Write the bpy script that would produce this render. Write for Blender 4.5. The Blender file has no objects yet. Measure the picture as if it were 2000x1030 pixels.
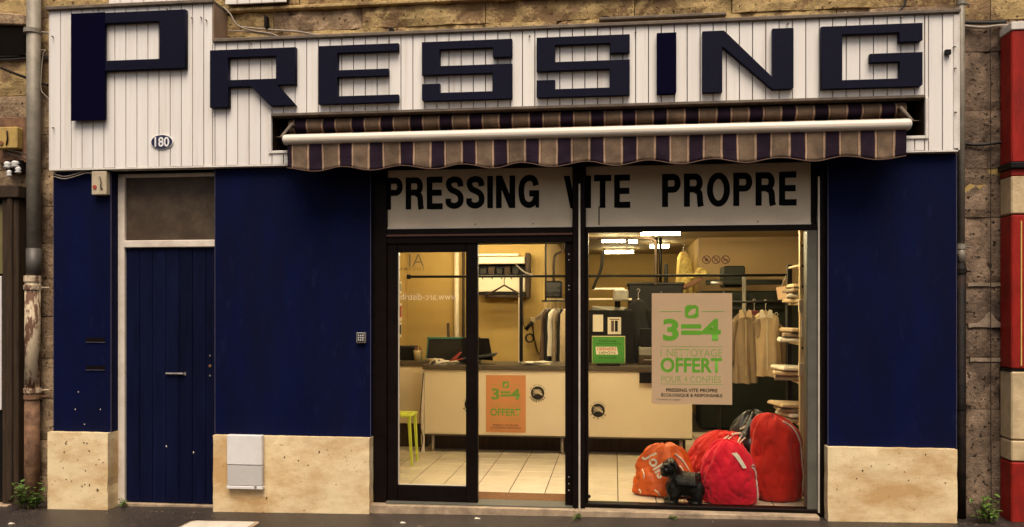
import bpy, bmesh, math, random
from mathutils import Vector, Matrix, noise
random.seed(7)
SC = bpy.context.scene
COL = SC.collection
# ------------------------------------------------------------------ camera
F_PX, TH, CX, CY, CZ = 1644.0, math.atan(200/1644.0), 0.864, -7.095, 1.75
cam = bpy.data.objects.new('camera', bpy.data.cameras.new('camera'))
COL.objects.link(cam)
cam.data.sensor_width = 36; cam.data.lens = F_PX/2000*36
cam.data.shift_y = 0.0425; cam.data.clip_end = 500
cam.location = (CX, CY, CZ); cam.rotation_euler = (math.radians(90), 0, TH)
SC.camera = cam
# ------------------------------------------------------------------ sky and sun (overcast, soft, from high in front)
SUN_EL, SUN_AZ = 60, 10
w = bpy.data.worlds.new('World'); SC.world = w; w.use_nodes = True
nt = w.node_tree
sky = nt.nodes.new('ShaderNodeTexSky'); sky.sky_type = 'NISHITA'; sky.sun_disc = False
sky.sun_elevation = math.radians(SUN_EL); sky.sun_rotation = math.radians(180-SUN_AZ)
sky.air_density = 1.0; sky.dust_density = 6.0; sky.ozone_density = 1.0
bg = nt.nodes['Background']; bg.inputs['Strength'].default_value = 0.06
wb = nt.nodes.new('ShaderNodeVectorMath'); wb.operation = 'MULTIPLY'; wb.inputs[1].default_value = (1.0, 0.92, 0.83)   # warm white balance of the photograph
nt.links.new(sky.outputs[0], wb.inputs[0]); nt.links.new(wb.outputs[0], bg.inputs[0])
sun = bpy.data.objects.new('sun', bpy.data.lights.new('sun', 'SUN')); COL.objects.link(sun)
sun.data.energy = 1.5; sun.data.angle = math.radians(38); sun.data.color = (1.0, 0.9, 0.76)
sd = Vector((math.sin(math.radians(SUN_AZ))*math.cos(math.radians(SUN_EL)), -math.cos(math.radians(SUN_AZ))*math.cos(math.radians(SUN_EL)), math.sin(math.radians(SUN_EL))))
sun.rotation_euler = sd.to_track_quat('Z', 'Y').to_euler()
SC.view_settings.view_transform = 'Standard'; SC.view_settings.look = 'None'
SC.view_settings.exposure = 1.05; SC.view_settings.gamma = 1.0
SC.render.engine = 'CYCLES'; SC.cycles.use_denoising = True; SC.cycles.max_bounces = 8
SC.cycles.transparent_max_bounces = 16; SC.cycles.caustics_reflective = False; SC.cycles.caustics_refractive = False

# ------------------------------------------------------------------ survey: read real X / Z off the photo for a known depth Y
def at(u, v, Y):
    dx = -math.sin(TH)*F_PX + math.cos(TH)*(u-1000); dy = math.cos(TH)*F_PX + math.sin(TH)*(u-1000)
    t = (Y-CY)/dy
    return CX+t*dx, CZ+t*(600-v)
def X(u, Y): return at(u, 600, Y)[0]
def Z(u, v, Y): return at(u, v, Y)[1]
def ground_z(x): return -0.026+0.0145*max(-8, min(8, x))

# ------------------------------------------------------------------ materials
MATS = {}
def mat(name, col, rough=0.6, var=0.15, scale=6.0, bump=0.0, bscale=60.0, spec=0.4, metal=0.0, dirt=None, dscale=2.0, damt=0.5, rnd=0.0, emit=None, estr=0.0, stretch=(1, 1, 1), drange=(0.45, 0.7), coat=0.0, sheen=0.0, pits=None, pscale=40.0, prange=(0.62, 0.67)):
    """principled material: colour broken up by noise, a second noise of dirt, relief, per-object tone"""
    if name in MATS: return MATS[name]
    m = bpy.data.materials.new(name); m.use_nodes = True; MATS[name] = m
    n = m.node_tree.nodes; l = m.node_tree.links; p = n['Principled BSDF']
    geo = n.new('ShaderNodeNewGeometry'); mp = n.new('ShaderNodeMapping'); mp.inputs['Scale'].default_value = stretch
    l.new(geo.outputs['Position'], mp.inputs['Vector'])
    nz = n.new('ShaderNodeTexNoise'); nz.inputs['Scale'].default_value = scale; nz.inputs['Detail'].default_value = 6; nz.inputs['Roughness'].default_value = 0.65
    l.new(mp.outputs[0], nz.inputs['Vector'])
    mr = n.new('ShaderNodeMapRange'); mr.inputs[1].default_value = 0.3; mr.inputs[2].default_value = 0.7
    mr.inputs[3].default_value = 1-var; mr.inputs[4].default_value = 1+var
    l.new(nz.outputs[0], mr.inputs[0])
    val = mr.outputs[0]
    if rnd:
        oi = n.new('ShaderNodeObjectInfo'); r2 = n.new('ShaderNodeMapRange'); r2.inputs[3].default_value = 1-rnd; r2.inputs[4].default_value = 1+rnd
        l.new(oi.outputs['Random'], r2.inputs[0]); mu = n.new('ShaderNodeMath'); mu.operation = 'MULTIPLY'
        l.new(val, mu.inputs[0]); l.new(r2.outputs[0], mu.inputs[1]); val = mu.outputs[0]
    sc = n.new('ShaderNodeVectorMath'); sc.operation = 'SCALE'; sc.inputs[0].default_value = col[:3]; l.new(val, sc.inputs['Scale'])
    out = sc.outputs[0]
    if dirt:
        dn = n.new('ShaderNodeTexNoise'); dn.inputs['Scale'].default_value = dscale; dn.inputs['Detail'].default_value = 10; dn.inputs['Roughness'].default_value = 0.7
        l.new(mp.outputs[0], dn.inputs['Vector'])
        dr = n.new('ShaderNodeMapRange'); dr.inputs[1].default_value = drange[0]; dr.inputs[2].default_value = drange[1]; dr.inputs[4].default_value = damt
        l.new(dn.outputs[0], dr.inputs[0])
        mx = n.new('ShaderNodeMix'); mx.data_type = 'RGBA'; mx.inputs['B'].default_value = (*dirt, 1)
        l.new(dr.outputs[0], mx.inputs['Factor']); l.new(out, mx.inputs['A']); out = mx.outputs['Result']
    if pits:
        pn = n.new('ShaderNodeTexNoise'); pn.inputs['Scale'].default_value = pscale; pn.inputs['Detail'].default_value = 3
        l.new(mp.outputs[0], pn.inputs['Vector'])
        pr_ = n.new('ShaderNodeMapRange'); pr_.inputs[1].default_value = prange[0]; pr_.inputs[2].default_value = prange[1]; pr_.inputs[4].default_value = 0.9
        l.new(pn.outputs[0], pr_.inputs[0])
        px = n.new('ShaderNodeMix'); px.data_type = 'RGBA'; px.inputs['B'].default_value = (*pits, 1)
        l.new(pr_.outputs[0], px.inputs['Factor']); l.new(out, px.inputs['A']); out = px.outputs['Result']
    l.new(out, p.inputs['Base Color'])
    rr = n.new('ShaderNodeMapRange'); rr.inputs[3].default_value = max(0.05, rough-0.12); rr.inputs[4].default_value = min(1, rough+0.12)
    l.new(nz.outputs[0], rr.inputs[0]); l.new(rr.outputs[0], p.inputs['Roughness'])
    p.inputs['Specular IOR Level'].default_value = spec; p.inputs['Metallic'].default_value = metal
    p.inputs['Coat Weight'].default_value = coat; p.inputs['Sheen Weight'].default_value = sheen
    if bump:
        bn = n.new('ShaderNodeTexNoise'); bn.inputs['Scale'].default_value = bscale; bn.inputs['Detail'].default_value = 8; bn.inputs['Roughness'].default_value = 0.7
        l.new(mp.outputs[0], bn.inputs['Vector'])
        b = n.new('ShaderNodeBump'); b.inputs['Strength'].default_value = bump; b.inputs['Distance'].default_value = 0.02
        l.new(bn.outputs[0], b.inputs['Height']); l.new(b.outputs[0], p.inputs['Normal'])
    if emit:
        p.inputs['Emission Color'].default_value = (*emit, 1); p.inputs['Emission Strength'].default_value = estr
    return m
def glass_mat(name, tint=(0.97, 0.965, 0.94), ior=1.14):
    m = bpy.data.materials.new(name); m.use_nodes = True; n = m.node_tree.nodes; l = m.node_tree.links
    n.remove(n['Principled BSDF']); out = n['Material Output']
    t = n.new('ShaderNodeBsdfTransparent'); t.inputs[0].default_value = (*tint, 1)
    g = n.new('ShaderNodeBsdfGlossy'); g.inputs['Roughness'].default_value = 0.01
    f = n.new('ShaderNodeFresnel'); f.inputs[0].default_value = ior
    x = n.new('ShaderNodeMixShader'); l.new(f.outputs[0], x.inputs[0]); l.new(t.outputs[0], x.inputs[1]); l.new(g.outputs[0], x.inputs[2]); l.new(x.outputs[0], out.inputs[0])
    return m
M_WHITE = mat('white_board_paint', (0.80, 0.765, 0.72), 0.5, 0.04, 3, 0.05, 30, spec=0.25, dirt=(0.45, 0.34, 0.24), dscale=1.6, damt=0.6, rnd=0.04, stretch=(7, 1, 0.3), drange=(0.52, 0.82))
M_TRIMW = mat('white_trim', (0.72, 0.68, 0.62), 0.5, 0.06, 8, 0.05, 50, dirt=(0.35, 0.27, 0.2), dscale=5, damt=0.4)
M_GAP = mat('sign_backing_wood', (0.03, 0.018, 0.011), 0.8, 0.25, 5, 0.3, 40, spec=0.1)
M_TOPTRIM = mat('weathered_trim', (0.15, 0.115, 0.085), 0.7, 0.3, 9, 0.3, 60, dirt=(0.05, 0.04, 0.03), dscale=8)
M_LET = mat('navy_letter_paint', (0.0048, 0.0050, 0.0165), 0.6, 0.3, 40, 0.15, 250, spec=0.09)
M_LETD = mat('deep_navy_letter_paint', (0.0008, 0.0005, 0.0115), 0.7, 0.1, 20, 0.05, 200, spec=0.04)
M_BLUE = mat('navy_wall_paint', (0.0026, 0.0050, 0.034), 0.62, 0.22, 1.6, 0.2, 70, spec=0.06, dirt=(0.0042, 0.0048, 0.019), dscale=1.5, damt=0.75, stretch=(1.6, 1, 0.55), drange=(0.42, 0.68), pits=(0.0065, 0.009, 0.040), pscale=9, prange=(0.63, 0.75))
M_BLUEED = mat('navy_edge_bead', (0.045, 0.04, 0.075), 0.5, 0.3, 20, 0.1, 90)
M_DOORBLUE = mat('navy_door_paint', (0.0034, 0.0050, 0.0225), 0.55, 0.3, 3, 0.22, 60, spec=0.07, stretch=(6, 6, 0.7), rnd=0.2)
M_PLINTH = mat('cream_plinth_render', (0.80, 0.64, 0.38), 0.85, 0.07, 4, 0.30, 90, spec=0.2, dirt=(0.50, 0.29, 0.11), dscale=1.5, damt=0.85, stretch=(0.7, 1, 1.5), drange=(0.44, 0.62), pits=(0.24, 0.14, 0.06), pscale=34, prange=(0.68, 0.72))
M_STONE = mat('limestone', (0.38, 0.27, 0.165), 0.92, 0.4, 7.0, 1.0, 34, spec=0.1, dirt=(0.19, 0.125, 0.08), dscale=2.6, damt=0.9, rnd=0.12, drange=(0.47, 0.56), pits=(0.035, 0.022, 0.014), pscale=30, prange=(0.63, 0.67))
M_STONEY = mat('ochre_limestone', (0.47, 0.335, 0.155), 0.92, 0.35, 7.0, 1.0, 40, spec=0.1, dirt=(0.26, 0.165, 0.088), dscale=2.6, damt=0.92, rnd=0.06, drange=(0.52, 0.55), pits=(0.05, 0.03, 0.015), pscale=32, prange=(0.64, 0.68))
M_RENDER = mat('grimy_stone', (0.27, 0.19, 0.13), 0.92, 0.4, 6.0, 1.0, 34, spec=0.1, dirt=(0.085, 0.06, 0.046), dscale=1.9, damt=0.92, rnd=0.12, drange=(0.42, 0.58), pits=(0.02, 0.014, 0.01), pscale=28, prange=(0.62, 0.66))
M_MORTAR = mat('old_mortar', (0.05, 0.034, 0.022), 0.95, 0.4, 12, 0.6, 60, spec=0.05)
M_BROWN = mat('dark_brown_aluminium', (0.006, 0.0034, 0.0027), 0.45, 0.3, 9, 0.03, 80, spec=0.08, dirt=(0.012, 0.007, 0.005), dscale=6, damt=0.35)
M_ALU = mat('grey_aluminium', (0.10, 0.095, 0.075), 0.5, 0.15, 10, 0.03, 80, spec=0.2)
M_ALUL = mat('pale_aluminium_edge', (0.62, 0.55, 0.45), 0.4, 0.12, 10, metal=0.3)
M_FRAMEW = mat('cream_door_frame', (0.70, 0.62, 0.52), 0.55, 0.08, 7, 0.06, 60, dirt=(0.34, 0.25, 0.18), dscale=5, damt=0.4)
M_PANELW = mat('transom_panel', (0.74, 0.63, 0.46), 0.5, 0.04, 3, spec=0.2, dirt=(0.5, 0.38, 0.24), dscale=2.5, damt=0.3)
M_BLACK = mat('black_lettering', (0.003, 0.003, 0.0035), 0.6, 0.1, 10, spec=0.05)
M_PIPEG = mat('zinc_downpipe', (0.25, 0.22, 0.175), 0.55, 0.2, 12, 0.08, 70, dirt=(0.09, 0.085, 0.06), dscale=5, damt=0.6, metal=0.2)
M_PIPEC = mat('rusty_cream_pipe', (0.58, 0.46, 0.31), 0.7, 0.15, 12, 0.4, 50, dirt=(0.10, 0.035, 0.015), dscale=9, damt=0.95, stretch=(1.5, 1.5, 0.55), drange=(0.5, 0.56))
M_PIPER = mat('rusty_iron_pipe', (0.20, 0.105, 0.055), 0.8, 0.35, 14, 0.4, 50, dirt=(0.045, 0.02, 0.012), dscale=9, damt=0.9)
M_PIPED = mat('dark_iron_pipe', (0.009, 0.007, 0.006), 0.6, 0.35, 12, 0.25, 50, spec=0.15, dirt=(0.035, 0.017, 0.011), dscale=6, damt=0.6)
M_CABLE = mat('black_cable', (0.02, 0.016, 0.013), 0.6)
M_CABLEG = mat('grey_cable', (0.30, 0.25, 0.2), 0.6, 0.2, 20)
M_ASPH = mat('wet_asphalt', (0.046, 0.034, 0.028), 0.36, 0.55, 16.0, 1.0, 110, spec=0.4, dirt=(0.020, 0.014, 0.012), dscale=1.6, damt=0.85, pits=(0.11, 0.085, 0.065), pscale=48, prange=(0.66, 0.72))
M_CONC = mat('worn_concrete_sill', (0.42, 0.31, 0.20), 0.85, 0.25, 7, 0.5, 70, dirt=(0.13, 0.09, 0.06), dscale=6, damt=0.8)
M_METBOX = mat('white_meter_plastic', (0.70, 0.68, 0.66), 0.4, 0.05, 5, dirt=(0.45, 0.38, 0.3), dscale=4, damt=0.3)
M_METBOX2 = mat('pale_grey_meter_plastic', (0.50, 0.48, 0.46), 0.45, 0.05, 5, dirt=(0.4, 0.33, 0.26), dscale=4, damt=0.3)
M_CREAM = mat('aged_cream_plastic', (0.50, 0.42, 0.29), 0.5, 0.1, 10, dirt=(0.25, 0.17, 0.1), dscale=9, damt=0.5)
M_YELBOX = mat('yellowed_enamel', (0.50, 0.34, 0.10), 0.5, 0.15, 9, 0.1, 60, dirt=(0.16, 0.09, 0.04), dscale=9, damt=0.7)
M_STEEL = mat('worn_steel', (0.42, 0.38, 0.34), 0.35, 0.2, 20, metal=0.8)
M_BRASS = mat('brass', (0.45, 0.22, 0.10), 0.35, 0.2, 20, metal=0.8)
M_RED = mat('red_shop_paint', (0.30, 0.018, 0.012), 0.5, 0.2, 5, 0.15, 40, spec=0.15, dirt=(0.13, 0.014, 0.01), dscale=3, damt=0.7, stretch=(3, 3, 1))
M_BEIGE = mat('beige_block_paint', (0.56, 0.43, 0.25), 0.7, 0.15, 6, 0.3, 40, spec=0.2, dirt=(0.32, 0.21, 0.11), dscale=5, damt=0.6)
M_YELLINE = mat('yellow_lining', (0.65, 0.45, 0.13), 0.6)
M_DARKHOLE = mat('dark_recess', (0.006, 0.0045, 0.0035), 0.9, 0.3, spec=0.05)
M_BRWOOD = mat('brown_joinery', (0.05, 0.032, 0.020), 0.6, 0.3, 5, 0.2, 60, spec=0.15, stretch=(8, 8, 0.8), dirt=(0.02, 0.013, 0.009), dscale=4, damt=0.7)
M_LEAF = mat('weed_leaf', (0.085, 0.15, 0.022), 0.55, 0.35, 40, rnd=0.2)
M_STEM = mat('weed_stem', (0.10, 0.10, 0.03), 0.7)
# interior
M_WALLY = mat('cream_yellow_wall', (0.40, 0.27, 0.085), 0.8, 0.06, 1.5, 0.05, 40, dirt=(0.33, 0.21, 0.06), dscale=1.3, damt=0.6)
M_WALLB = mat('beige_partition', (0.34, 0.225, 0.105), 0.8, 0.05, 1.5, 0.05, 60)
M_CEIL = mat('cream_ceiling', (0.42, 0.32, 0.15), 0.85, 0.06, 2)
M_TILE = mat('cream_floor_tile', (0.66, 0.58, 0.44), 0.22, 0.05, 3, spec=0.5, rnd=0.035, dirt=(0.5, 0.41, 0.28), dscale=4, damt=0.3)
M_GROUT = mat('dark_grout', (0.04, 0.026, 0.014), 0.9)
M_MAT = mat('coir_mat', (0.19, 0.085, 0.028), 0.95, 0.35, 30, 0.8, 320)
M_COUNTER = mat('counter_laminate', (0.64, 0.55, 0.40), 0.4, 0.03, 2)
M_CTOP = mat('counter_top', (0.075, 0.058, 0.04), 0.35, 0.2, 10)
M_DARK = mat('black_steel', (0.0045, 0.0035, 0.003), 0.45, 0.3, 9, spec=0.2)
M_DGREY = mat('dark_grey_machine', (0.020, 0.018, 0.015), 0.5, 0.3, 6, spec=0.2)
M_GREYM = mat('grey_machine', (0.22, 0.20, 0.16), 0.45, 0.12, 6)
M_DGREEN = mat('dark_green_machine', (0.011, 0.013, 0.007), 0.5, 0.35, 6, spec=0.2)
M_TEAL = mat('teal_plastic', (0.03, 0.13, 0.10), 0.45, 0.1, 8)
M_TUBE = mat('lit_tube', (0.9, 0.9, 0.8), 0.5, 0.0, emit=(1.0, 0.84, 0.52), estr=44.0)
M_FIX = mat('white_fixture', (0.7, 0.66, 0.55), 0.5)
M_PAPER = mat('paper', (0.68, 0.62, 0.50), 0.8, 0.05, 9)
M_POSTER = mat('tan_poster', (0.78, 0.55, 0.36), 0.7, 0.03, 3, spec=0.2)
M_POSTERO = mat('orange_tan_poster', (0.52, 0.22, 0.085), 0.6, 0.05, 3)
M_GREEN = mat('bright_green_ink', (0.17, 0.50, 0.035), 0.6, 0.05)
M_GREENL = mat('soft_green_ink', (0.36, 0.50, 0.12), 0.6, 0.05)
M_GREEND = mat('green_ink', (0.13, 0.28, 0.05), 0.6, 0.05)
M_GREENK = mat('olive_ink', (0.30, 0.24, 0.06), 0.6, 0.05)
M_GRCARD = mat('green_card', (0.05, 0.22, 0.03), 0.5, 0.05)
M_REDINK = mat('red_ink', (0.35, 0.05, 0.03), 0.6)
M_MAROON = mat('maroon_ink', (0.07, 0.012, 0.018), 0.6)
M_BAGR = mat('red_canvas', (0.56, 0.014, 0.010), 0.8, 0.12, 5, 0.35, 16, spec=0.25, sheen=0.15, dirt=(0.36, 0.01, 0.006), dscale=4, damt=0.5)
M_BAGC = mat('crimson_canvas', (0.68, 0.008, 0.030), 0.8, 0.1, 5, 0.35, 16, spec=0.25, sheen=0.15)
M_BAGD = mat('dark_red_canvas', (0.42, 0.012, 0.004), 0.8, 0.15, 5, 0.35, 14, spec=0.25, sheen=0.15)
M_BAGO = mat('orange_plastic', (0.62, 0.105, 0.014), 0.4, 0.1, 6, 0.2, 40)
M_BAGK = mat('black_plastic', (0.012, 0.011, 0.011), 0.3, 0.2, 10, 0.2, 40, spec=0.6)
M_CORD = mat('white_cord', (0.66, 0.58, 0.5), 0.8, 0.1, 30)
M_DOG = mat('black_glazed_clay', (0.0035, 0.003, 0.0024), 0.4, 0.3, 20, 0.3, 60, spec=0.28)
M_STOOL = mat('lime_plastic', (0.50, 0.58, 0.06), 0.4, 0.06, 6)
M_SHIRT1 = mat('taupe_cloth', (0.26, 0.19, 0.12), 0.9, 0.12, 10, 0.15, 200)
M_SHIRT2 = mat('cream_cloth', (0.48, 0.36, 0.22), 0.9, 0.1, 10, 0.15, 200)
M_BROWNCL = mat('brown_cloth', (0.10, 0.06, 0.04), 0.9, 0.2, 10, 0.2, 100)
M_MAROONCL = mat('maroon_cloth', (0.10, 0.02, 0.02), 0.9, 0.2, 10, 0.2, 100)
M_BLACKCL = mat('black_cloth', (0.010, 0.009, 0.009), 0.9, 0.2, 10, 0.2, 100)
M_FLORAL = mat('yellow_print_cloth', (0.55, 0.42, 0.12), 0.9, 0.2, 20, dirt=(0.2, 0.10, 0.05), dscale=22, damt=0.8)
M_SHELF = mat('cream_shelf', (0.58, 0.47, 0.27), 0.5, 0.06, 6)
M_REFL = mat('pale_reflection_paint', (0.62, 0.50, 0.34), 0.6)
M_REFLD = mat('brown_reflection_paint', (0.12, 0.085, 0.04), 0.6)
M_GLASS = glass_mat('shop_glass')
M_CLEAR = glass_mat('clear_wrap', (0.93, 0.93, 0.9), 1.45)
M_FROST = mat('dusty_wired_glass', (0.06, 0.042, 0.029), 0.4, 0.3, 3, 0.05, 30, spec=0.15, dirt=(0.115, 0.085, 0.06), dscale=4, damt=0.8)

def stripe_mat(name, x_off, period):
    """woven awning stripes running down the cloth, by position along the awning"""
    m = bpy.data.materials.new(name); m.use_nodes = True; n = m.node_tree.nodes; l = m.node_tree.links; p = n['Principled BSDF']
    geo = n.new('ShaderNodeNewGeometry'); sx = n.new('ShaderNodeSeparateXYZ'); l.new(geo.outputs['Position'], sx.inputs[0])
    wob = n.new('ShaderNodeTexNoise'); wob.inputs['Scale'].default_value = 5; l.new(geo.outputs['Position'], wob.inputs['Vector'])
    a = n.new('ShaderNodeMath'); a.operation = 'MULTIPLY_ADD'; a.inputs[1].default_value = 0.012; l.new(wob.outputs[0], a.inputs[0]); l.new(sx.outputs[0], a.inputs[2])
    s = n.new('ShaderNodeMath'); s.operation = 'SUBTRACT'; s.inputs[1].default_value = x_off; l.new(a.outputs[0], s.inputs[0])
    d = n.new('ShaderNodeMath'); d.operation = 'DIVIDE'; d.inputs[1].default_value = period; l.new(s.outputs[0], d.inputs[0])
    fr = n.new('ShaderNodeMath'); fr.operation = 'FRACT'; l.new(d.outputs[0], fr.inputs[0])
    cr = n.new('ShaderNodeValToRGB'); cr.color_ramp.interpolation = 'CONSTANT'
    T, P_, L, D = (0.155, 0.105, 0.068), (0.016, 0.007, 0.016), (0.34, 0.225, 0.145), (0.05, 0.026, 0.02)
    st = [(0.0, D), (0.015, L), (0.07, D), (0.085, T), (0.20, T), (0.52, D), (0.535, L), (0.60, D), (0.615, P_)]
    cr.color_ramp.elements[0].position = 0; cr.color_ramp.elements[0].color = (*st[0][1], 1)
    cr.color_ramp.elements[1].position = st[1][0]; cr.color_ramp.elements[1].color = (*st[1][1], 1)
    for q, c in st[2:]:
        e = cr.color_ramp.elements.new(q); e.color = (*c, 1)
    l.new(fr.outputs[0], cr.inputs[0])
    nz = n.new('ShaderNodeTexNoise'); nz.inputs['Scale'].default_value = 9; nz.inputs['Detail'].default_value = 8; l.new(geo.outputs['Position'], nz.inputs['Vector'])
    mr = n.new('ShaderNodeMapRange'); mr.inputs[1].default_value = 0.3; mr.inputs[2].default_value = 0.7; mr.inputs[3].default_value = 0.65; mr.inputs[4].default_value = 1.3
    l.new(nz.outputs[0], mr.inputs[0])
    v = n.new('ShaderNodeVectorMath'); v.operation = 'SCALE'; l.new(cr.outputs[0], v.inputs[0]); l.new(mr.outputs[0], v.inputs['Scale'])
    l.new(v.outputs[0], p.inputs['Base Color']); p.inputs['Roughness'].default_value = 0.85; p.inputs['Specular IOR Level'].default_value = 0.2
    bn = n.new('ShaderNodeTexNoise'); bn.inputs['Scale'].default_value = 45; bn.inputs['Detail'].default_value = 6; l.new(geo.outputs['Position'], bn.inputs['Vector'])
    b = n.new('ShaderNodeBump'); b.inputs['Strength'].default_value = 0.35; b.inputs['Distance'].default_value = 0.01
    l.new(bn.outputs[0], b.inputs['Height']); l.new(b.outputs[0], p.inputs['Normal'])
    return m

# ------------------------------------------------------------------ mesh helpers
def thing(name, loc, label, cat, group=None):
    o = bpy.data.objects.new(name, None); COL.objects.link(o); o.location = loc; o.empty_display_size = 0.1
    o['label'] = label; o['category'] = cat
    if group: o['group'] = group
    return o
def tag(o, label, cat, group=None):
    o['label'] = label; o['category'] = cat
    if group: o['group'] = group
    return o
def struct(o, kind='structure'):
    o['kind'] = kind; return o
def wloc(o):
    v = Vector((0, 0, 0))
    while o: v = v+o.location; o = o.parent
    return v
def link(name, me, m, parent=None, label=None):
    """mesh in world coordinates -> object whose origin is the base of its box"""
    if len(me.vertices):
        cs = [v.co for v in me.vertices]
        c = Vector(((min(v.x for v in cs)+max(v.x for v in cs))/2, (min(v.y for v in cs)+max(v.y for v in cs))/2, min(v.z for v in cs)))
        me.transform(Matrix.Translation(-c))
    else: c = Vector((0, 0, 0))
    o = bpy.data.objects.new(name, me); COL.objects.link(o)
    if parent is not None: o.parent = parent; o.location = c-wloc(parent)
    else: o.location = c
    if m is not None and not me.materials: me.materials.append(m)
    if label: o['label'] = label
    return o
class B:
    def __init__(s): s.b = bmesh.new()
    def box(s, x0, x1, y0, y1, z0, z1):
        if x0 > x1: x0, x1 = x1, x0
        if y0 > y1: y0, y1 = y1, y0
        if z0 > z1: z0, z1 = z1, z0
        v = [s.b.verts.new(p) for p in ((x0, y0, z0), (x1, y0, z0), (x1, y1, z0), (x0, y1, z0), (x0, y0, z1), (x1, y0, z1), (x1, y1, z1), (x0, y1, z1))]
        for f in ((0, 3, 2, 1), (4, 5, 6, 7), (0, 1, 5, 4), (1, 2, 6, 5), (2, 3, 7, 6), (3, 0, 4, 7)): s.b.faces.new([v[i] for i in f])
        return s
    def prism(s, pts, y0, y1):
        """outline in (x, z), pushed from y0 (front) to y1"""
        a = [s.b.verts.new((x, y0, z)) for x, z in pts]; c = [s.b.verts.new((x, y1, z)) for x, z in pts]; n = len(pts)
        s.b.faces.new(a); s.b.faces.new(c[::-1])
        for i in range(n): s.b.faces.new((a[i], c[i], c[(i+1) % n], a[(i+1) % n]))
        return s
    def hull(s, p, q):
        """loft between two equal rings of points"""
        a = [s.b.verts.new(x) for x in p]; c = [s.b.verts.new(x) for x in q]; n = len(p)
        s.b.faces.new(a); s.b.faces.new(c[::-1])
        for i in range(n): s.b.faces.new((a[i], c[i], c[(i+1) % n], a[(i+1) % n]))
        return s
    def tube(s, path, r, n=8, caps=True):
        path = [Vector(p) for p in path]; rings = []; up = None
        for i, p in enumerate(path):
            d = (path[min(i+1, len(path)-1)]-path[max(i-1, 0)]).normalized()
            if up is None: up = Vector((0, 0, 1)) if abs(d.z) < 0.9 else Vector((1, 0, 0))
            e1 = d.cross(up).normalized(); e2 = e1.cross(d).normalized(); up = e2
            rr = r[i] if isinstance(r, (list, tuple)) else r
            rings.append([s.b.verts.new(p+e1*math.cos(2*math.pi*k/n)*rr+e2*math.sin(2*math.pi*k/n)*rr) for k in range(n)])
        for a, c in zip(rings, rings[1:]):
            for k in range(n): s.b.faces.new((a[k], a[(k+1) % n], c[(k+1) % n], c[k]))
        if caps: s.b.faces.new(rings[0][::-1]); s.b.faces.new(rings[-1])
        return s
    def lathe(s, c, prof, n=20, sx=1.0, sy=1.0):
        rings = [[s.b.verts.new((c[0]+math.cos(2*math.pi*k/n)*r*sx, c[1]+math.sin(2*math.pi*k/n)*r*sy, c[2]+z)) for k in range(n)] for r, z in prof]
        for a, d in zip(rings, rings[1:]):
            for k in range(n): s.b.faces.new((a[k], a[(k+1) % n], d[(k+1) % n], d[k]))
        s.b.faces.new(rings[0][::-1]); s.b.faces.new(rings[-1]); return s
    def ball(s, c, r, n=10, rot=None):
        r = r if isinstance(r, (tuple, list)) else (r, r, r)
        mt = Matrix.Translation(c) @ (rot.to_4x4() if rot else Matrix()) @ Matrix.Diagonal((*r, 1))
        bmesh.ops.create_uvsphere(s.b, u_segments=n, v_segments=max(4, n*2//3), radius=1, matrix=mt); return s
    def quad(s, *p): s.b.faces.new([s.b.verts.new(x) for x in p]); return s
    def done(s, name, m, parent=None, bevel=0.0, smooth=False, label=None, seg=1):
        bmesh.ops.recalc_face_normals(s.b, faces=s.b.faces)
        if bevel:
            bmesh.ops.bevel(s.b, geom=[e for e in s.b.edges if len(e.link_faces) == 2 and e.calc_face_angle(0) > 0.5], offset=bevel, segments=seg, affect='EDGES', clamp_overlap=True)
        me = bpy.data.meshes.new(name); s.b.to_mesh(me); s.b.free()
        if smooth:
            for p in me.polygons: p.use_smooth = True
        return link(name, me, m, parent, label)
def bx(name, x0, x1, y0, y1, z0, z1, m, parent=None, bevel=0.004, label=None):
    return B().box(x0, x1, y0, y1, z0, z1).done(name, m, parent, bevel, label=label)
def tb(name, path, r, m, parent=None, n=8, label=None):
    return B().tube(path, r, n).done(name, m, parent, smooth=True, label=label)
def curve(pts, k=8):
    """smooth path through points"""
    P = [Vector(p) for p in pts]; out = []
    for i in range(len(P)-1):
        p0, p1, p2, p3 = P[max(i-1, 0)], P[i], P[i+1], P[min(i+2, len(P)-1)]
        for j in range(k):
            t = j/k; out.append(0.5*((2*p1)+(-p0+p2)*t+(2*p0-5*p1+4*p2-p3)*t*t+(-p0+3*p1-3*p2+p3)*t**3))
    out.append(P[-1]); return out
def outline(name, loops, y, depth, m, parent, label=None, bev=0.003):
    """solid lettering from outlines with holes, front face at y, in (x, z)"""
    cu = bpy.data.curves.new(name, 'CURVE'); cu.dimensions = '2D'; cu.fill_mode = 'BOTH'; cu.extrude = depth/2; cu.bevel_depth = bev; cu.bevel_resolution = 0; cu.offset = -bev
    for lp in loops:
        sp = cu.splines.new('POLY'); sp.points.add(len(lp)-1); sp.use_cyclic_u = True
        for q, (a, b_) in zip(sp.points, lp): q.co = (a, b_, 0, 1)
    ob = bpy.data.objects.new('tmp', cu); COL.objects.link(ob)
    me = bpy.data.meshes.new_from_object(ob); bpy.data.objects.remove(ob); bpy.data.curves.remove(cu)
    me.transform(Matrix(((1, 0, 0, 0), (0, 0, -1, y+depth/2), (0, 1, 0, 0), (0, 0, 0, 1))))
    me.materials.clear(); return link(name, me, m, parent, label)
def text_mesh(s, bold=0.0, ext=0.0):
    cu = bpy.data.curves.new('t', 'FONT'); cu.body = s; cu.size = 1; cu.offset = bold; cu.extrude = ext; cu.resolution_u = 4
    ob = bpy.data.objects.new('tmp', cu); COL.objects.link(ob); bpy.context.view_layer.update()
    me = bpy.data.meshes.new_from_object(ob); bpy.data.objects.remove(ob); bpy.data.curves.remove(cu); return me
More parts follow.
